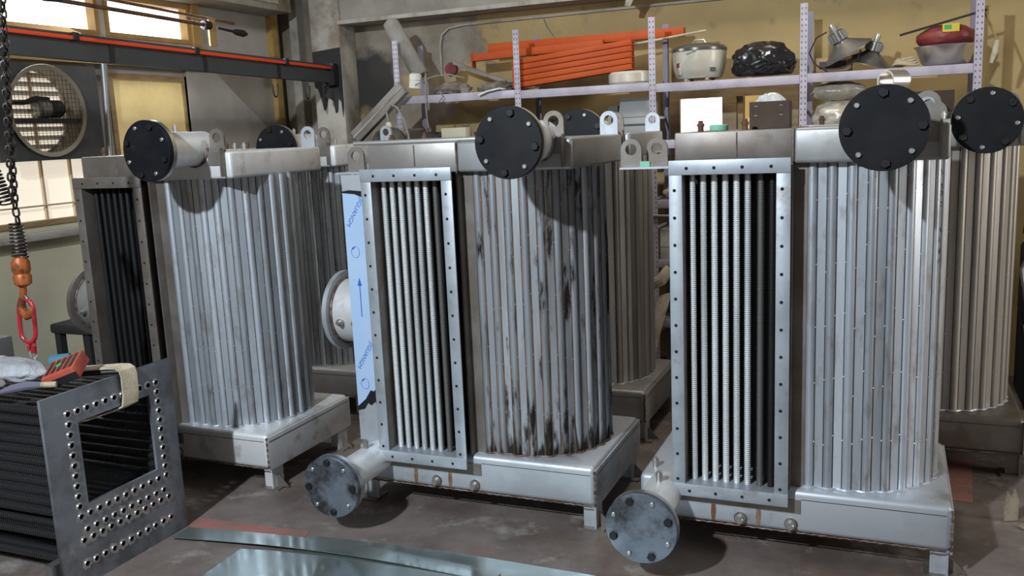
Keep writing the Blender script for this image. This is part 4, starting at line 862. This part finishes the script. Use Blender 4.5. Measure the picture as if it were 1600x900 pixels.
# dome lamp behind the middle exchanger
dl = thing('dome_lamp', 'dark dome lamp with a white collar and curved cable behind the bright bars', 'lamp', (-3.44, 5.85, 1.682))
obj('dome', MB().lathe([(.13, .0), (.125, .06), (.095, .11), (.04, .135), (0, .138)], 28), 'cloth_dark', dl); obj('collar', MB().lathe([(.022, .135), (.026, .15), (.018, .175), (0, .178)], 12), 'white_plastic', dl)
obj('cable', MB().tube([(0, 0, .17), (-.01, 0, .25), (.03, 0, .30), (.08, 0, .28), (.13, 0, .19), (.16, 0, .08), (.17, 0, .0)], .008, 6), 'cable', dl)
cbn = thing('tall_cabinet', 'narrow grey cabinet under the dark dome lamp, hidden behind the exchangers', 'cabinet', (-3.44, 5.84, 0))
obj('cabinet_body', MB().box(-.16, .16, -.14, .14, 0, 1.68), 'galv', cbn, bevel=.006); obj('cabinet_door', MB().box(-.15, .15, -.148, -.141, .05, 1.62), 'galv', cbn); obj('handle', MB().box(.10, .12, -.165, -.149, .80, .95), 'bolt_steel', cbn)
# lower shelf things seen in the gap beside the right exchanger
o = obj('cloth_sack', blob('cloth_sack', .16, .12, .055, .2, 3, 4, flat=-.04), 'webbing', loc=(-1.30, 6.15, 1.29)); tag(o, 'beige folded sack on the shelf in the gap between exchangers', 'sack')
o = obj('brown_roll', MB().lathe([(0, 0), (.07, 0), (.075, .02), (.075, .30), (.07, .32), (0, .32)], 20), 'kraft', loc=(-1.60, 6.14, .84)); tag(o, 'brown standing roll on the shelf left of the lavender post', 'roll')
wbx = thing('white_carton', 'white carton on the shelf right of the lavender post', 'box', (-1.36, 6.10, .838))
obj('carton_body', MB().box(-.10, .10, -.08, .1, 0, .21), 'white_plastic', wbx, bevel=.003); obj('tape_line', MB().box(-.1005, .1005, -.0812, -.0800, .085, .09), 'cable', wbx); obj('printed_mark', MB().box(-.01, -.004, -.0812, -.08, .03, .055), 'black', wbx)
o = obj('hose_end', MB().tube([(-1.52, 5.93, .70), (-1.47, 5.90, .69), (-1.42, 5.89, .72), (-1.39, 5.90, .77), (-1.37, 5.91, .80)], [.03, .04, .04, .036, .03], 10), 'webbing'); tag(o, 'rolled webbing end sticking out over the shelf beam', 'strap')
o = obj('hanging_strap', MB().ribbon([(-1.40, 5.90, .62), (-1.43, 5.88, .50), (-1.47, 5.88, .36), (-1.51, 5.88, .20), (-1.55, 5.86, .05), (-1.57, 5.80, .012), (-1.60, 5.70, .008)], (1, .1, .3), .09, .010), 'webbing'); tag(o, 'dusty webbing strap hanging from the shelf down to the floor', 'strap')
o = obj('thin_pipe', MB().cyl((-1.75, 5.985, 1.145), (-1.15, 5.985, 1.135), .0115, 10), 'galv'); tag(o, 'thin grey pipe across the lavender post in the gap', 'pipe')
# conduit on the back wall and a little wall lamp
o = obj('wall_conduit', MB().tube([(-3.35, 6.585, 2.05), (-3.35, 6.585, 2.45), (-3.33, 6.585, 2.53), (-3.27, 6.585, 2.575), (-3.15, 6.585, 2.59), (-1.5, 6.585, 2.60), (1.5, 6.585, 2.60)], .009, 8), 'concrete_light'); tag(o, 'thin conduit bent along the top of the back wall', 'conduit')
o = obj('wall_wire', MB().tube([(-2.47, 6.58, 2.59), (-2.44, 6.57, 2.52), (-2.36, 6.57, 2.40)], .004, 6), 'cable'); tag(o, 'short wire dangling from the conduit on the ochre wall', 'wire')
o = thing('ceiling_bracket', 'small pale bent bracket under the girder at the top', 'bracket', (-1.72, 6.30, 2.62)); obj('bracket_plate', MB().prism([(-.05, .03), (.07, .035), (.03, -.01), (.01, -.05), (-.03, -.045), (-.02, .0)], 1, -.006, .006), 'concrete_light', o); obj('bracket_flange', MB().box(-.05, .07, -.03, .03, .030, .0345), 'concrete_light', o)
# dark machine at the right edge
mc = thing('dark_machine', 'dark machine with hoses at the far right edge', 'machine', (1.02, 6.05, 0))
obj('machine_body', MB().box(-.28, .30, -.25, .25, 0, .95), 'black_matte', mc, bevel=.03); obj('machine_head', MB().lathe([(0, 0), (.20, 0), (.24, .08), (.22, .26), (.12, .36), (0, .38)], 24), 'black_matte', mc, (-.06, 0, .95)); obj('pulley', MB().lathe([(.05, 0), (.13, 0), (.13, .03), (.05, .03)], 28, 1, (-.12, -.30, .98), close=True), 'galv', mc)
for k in range(3): obj('hose', MB().tube([(-.26, -.27, 1.0-.1*k), (-.33, -.30, .85-.1*k), (-.30, -.32, .65-.1*k), (-.15, -.30, .55-.1*k)], .014, 8), 'black' if k else 'galv', mc)
# litter on the floor at the right
o = obj('torn_paper', MB().prism([(-.03, 0), (.03, 0), (.035, .09), (.02, .14), (.005, .10), (-.012, .13), (-.03, .06)], 1, -.002, .002), 'paper', loc=(.51, 4.16, .002), rot=(-.12, 0, .4)); tag(o, 'torn scrap of paper standing up on the floor at the right', 'paper scrap')
o = obj('floor_scrap', blob('floor_scrap', .045, .03, .008, .3, 3, 3), 'paper', loc=(.57, 4.10, .008)); tag(o, 'small flat crumpled scrap beside the torn paper', 'paper scrap')
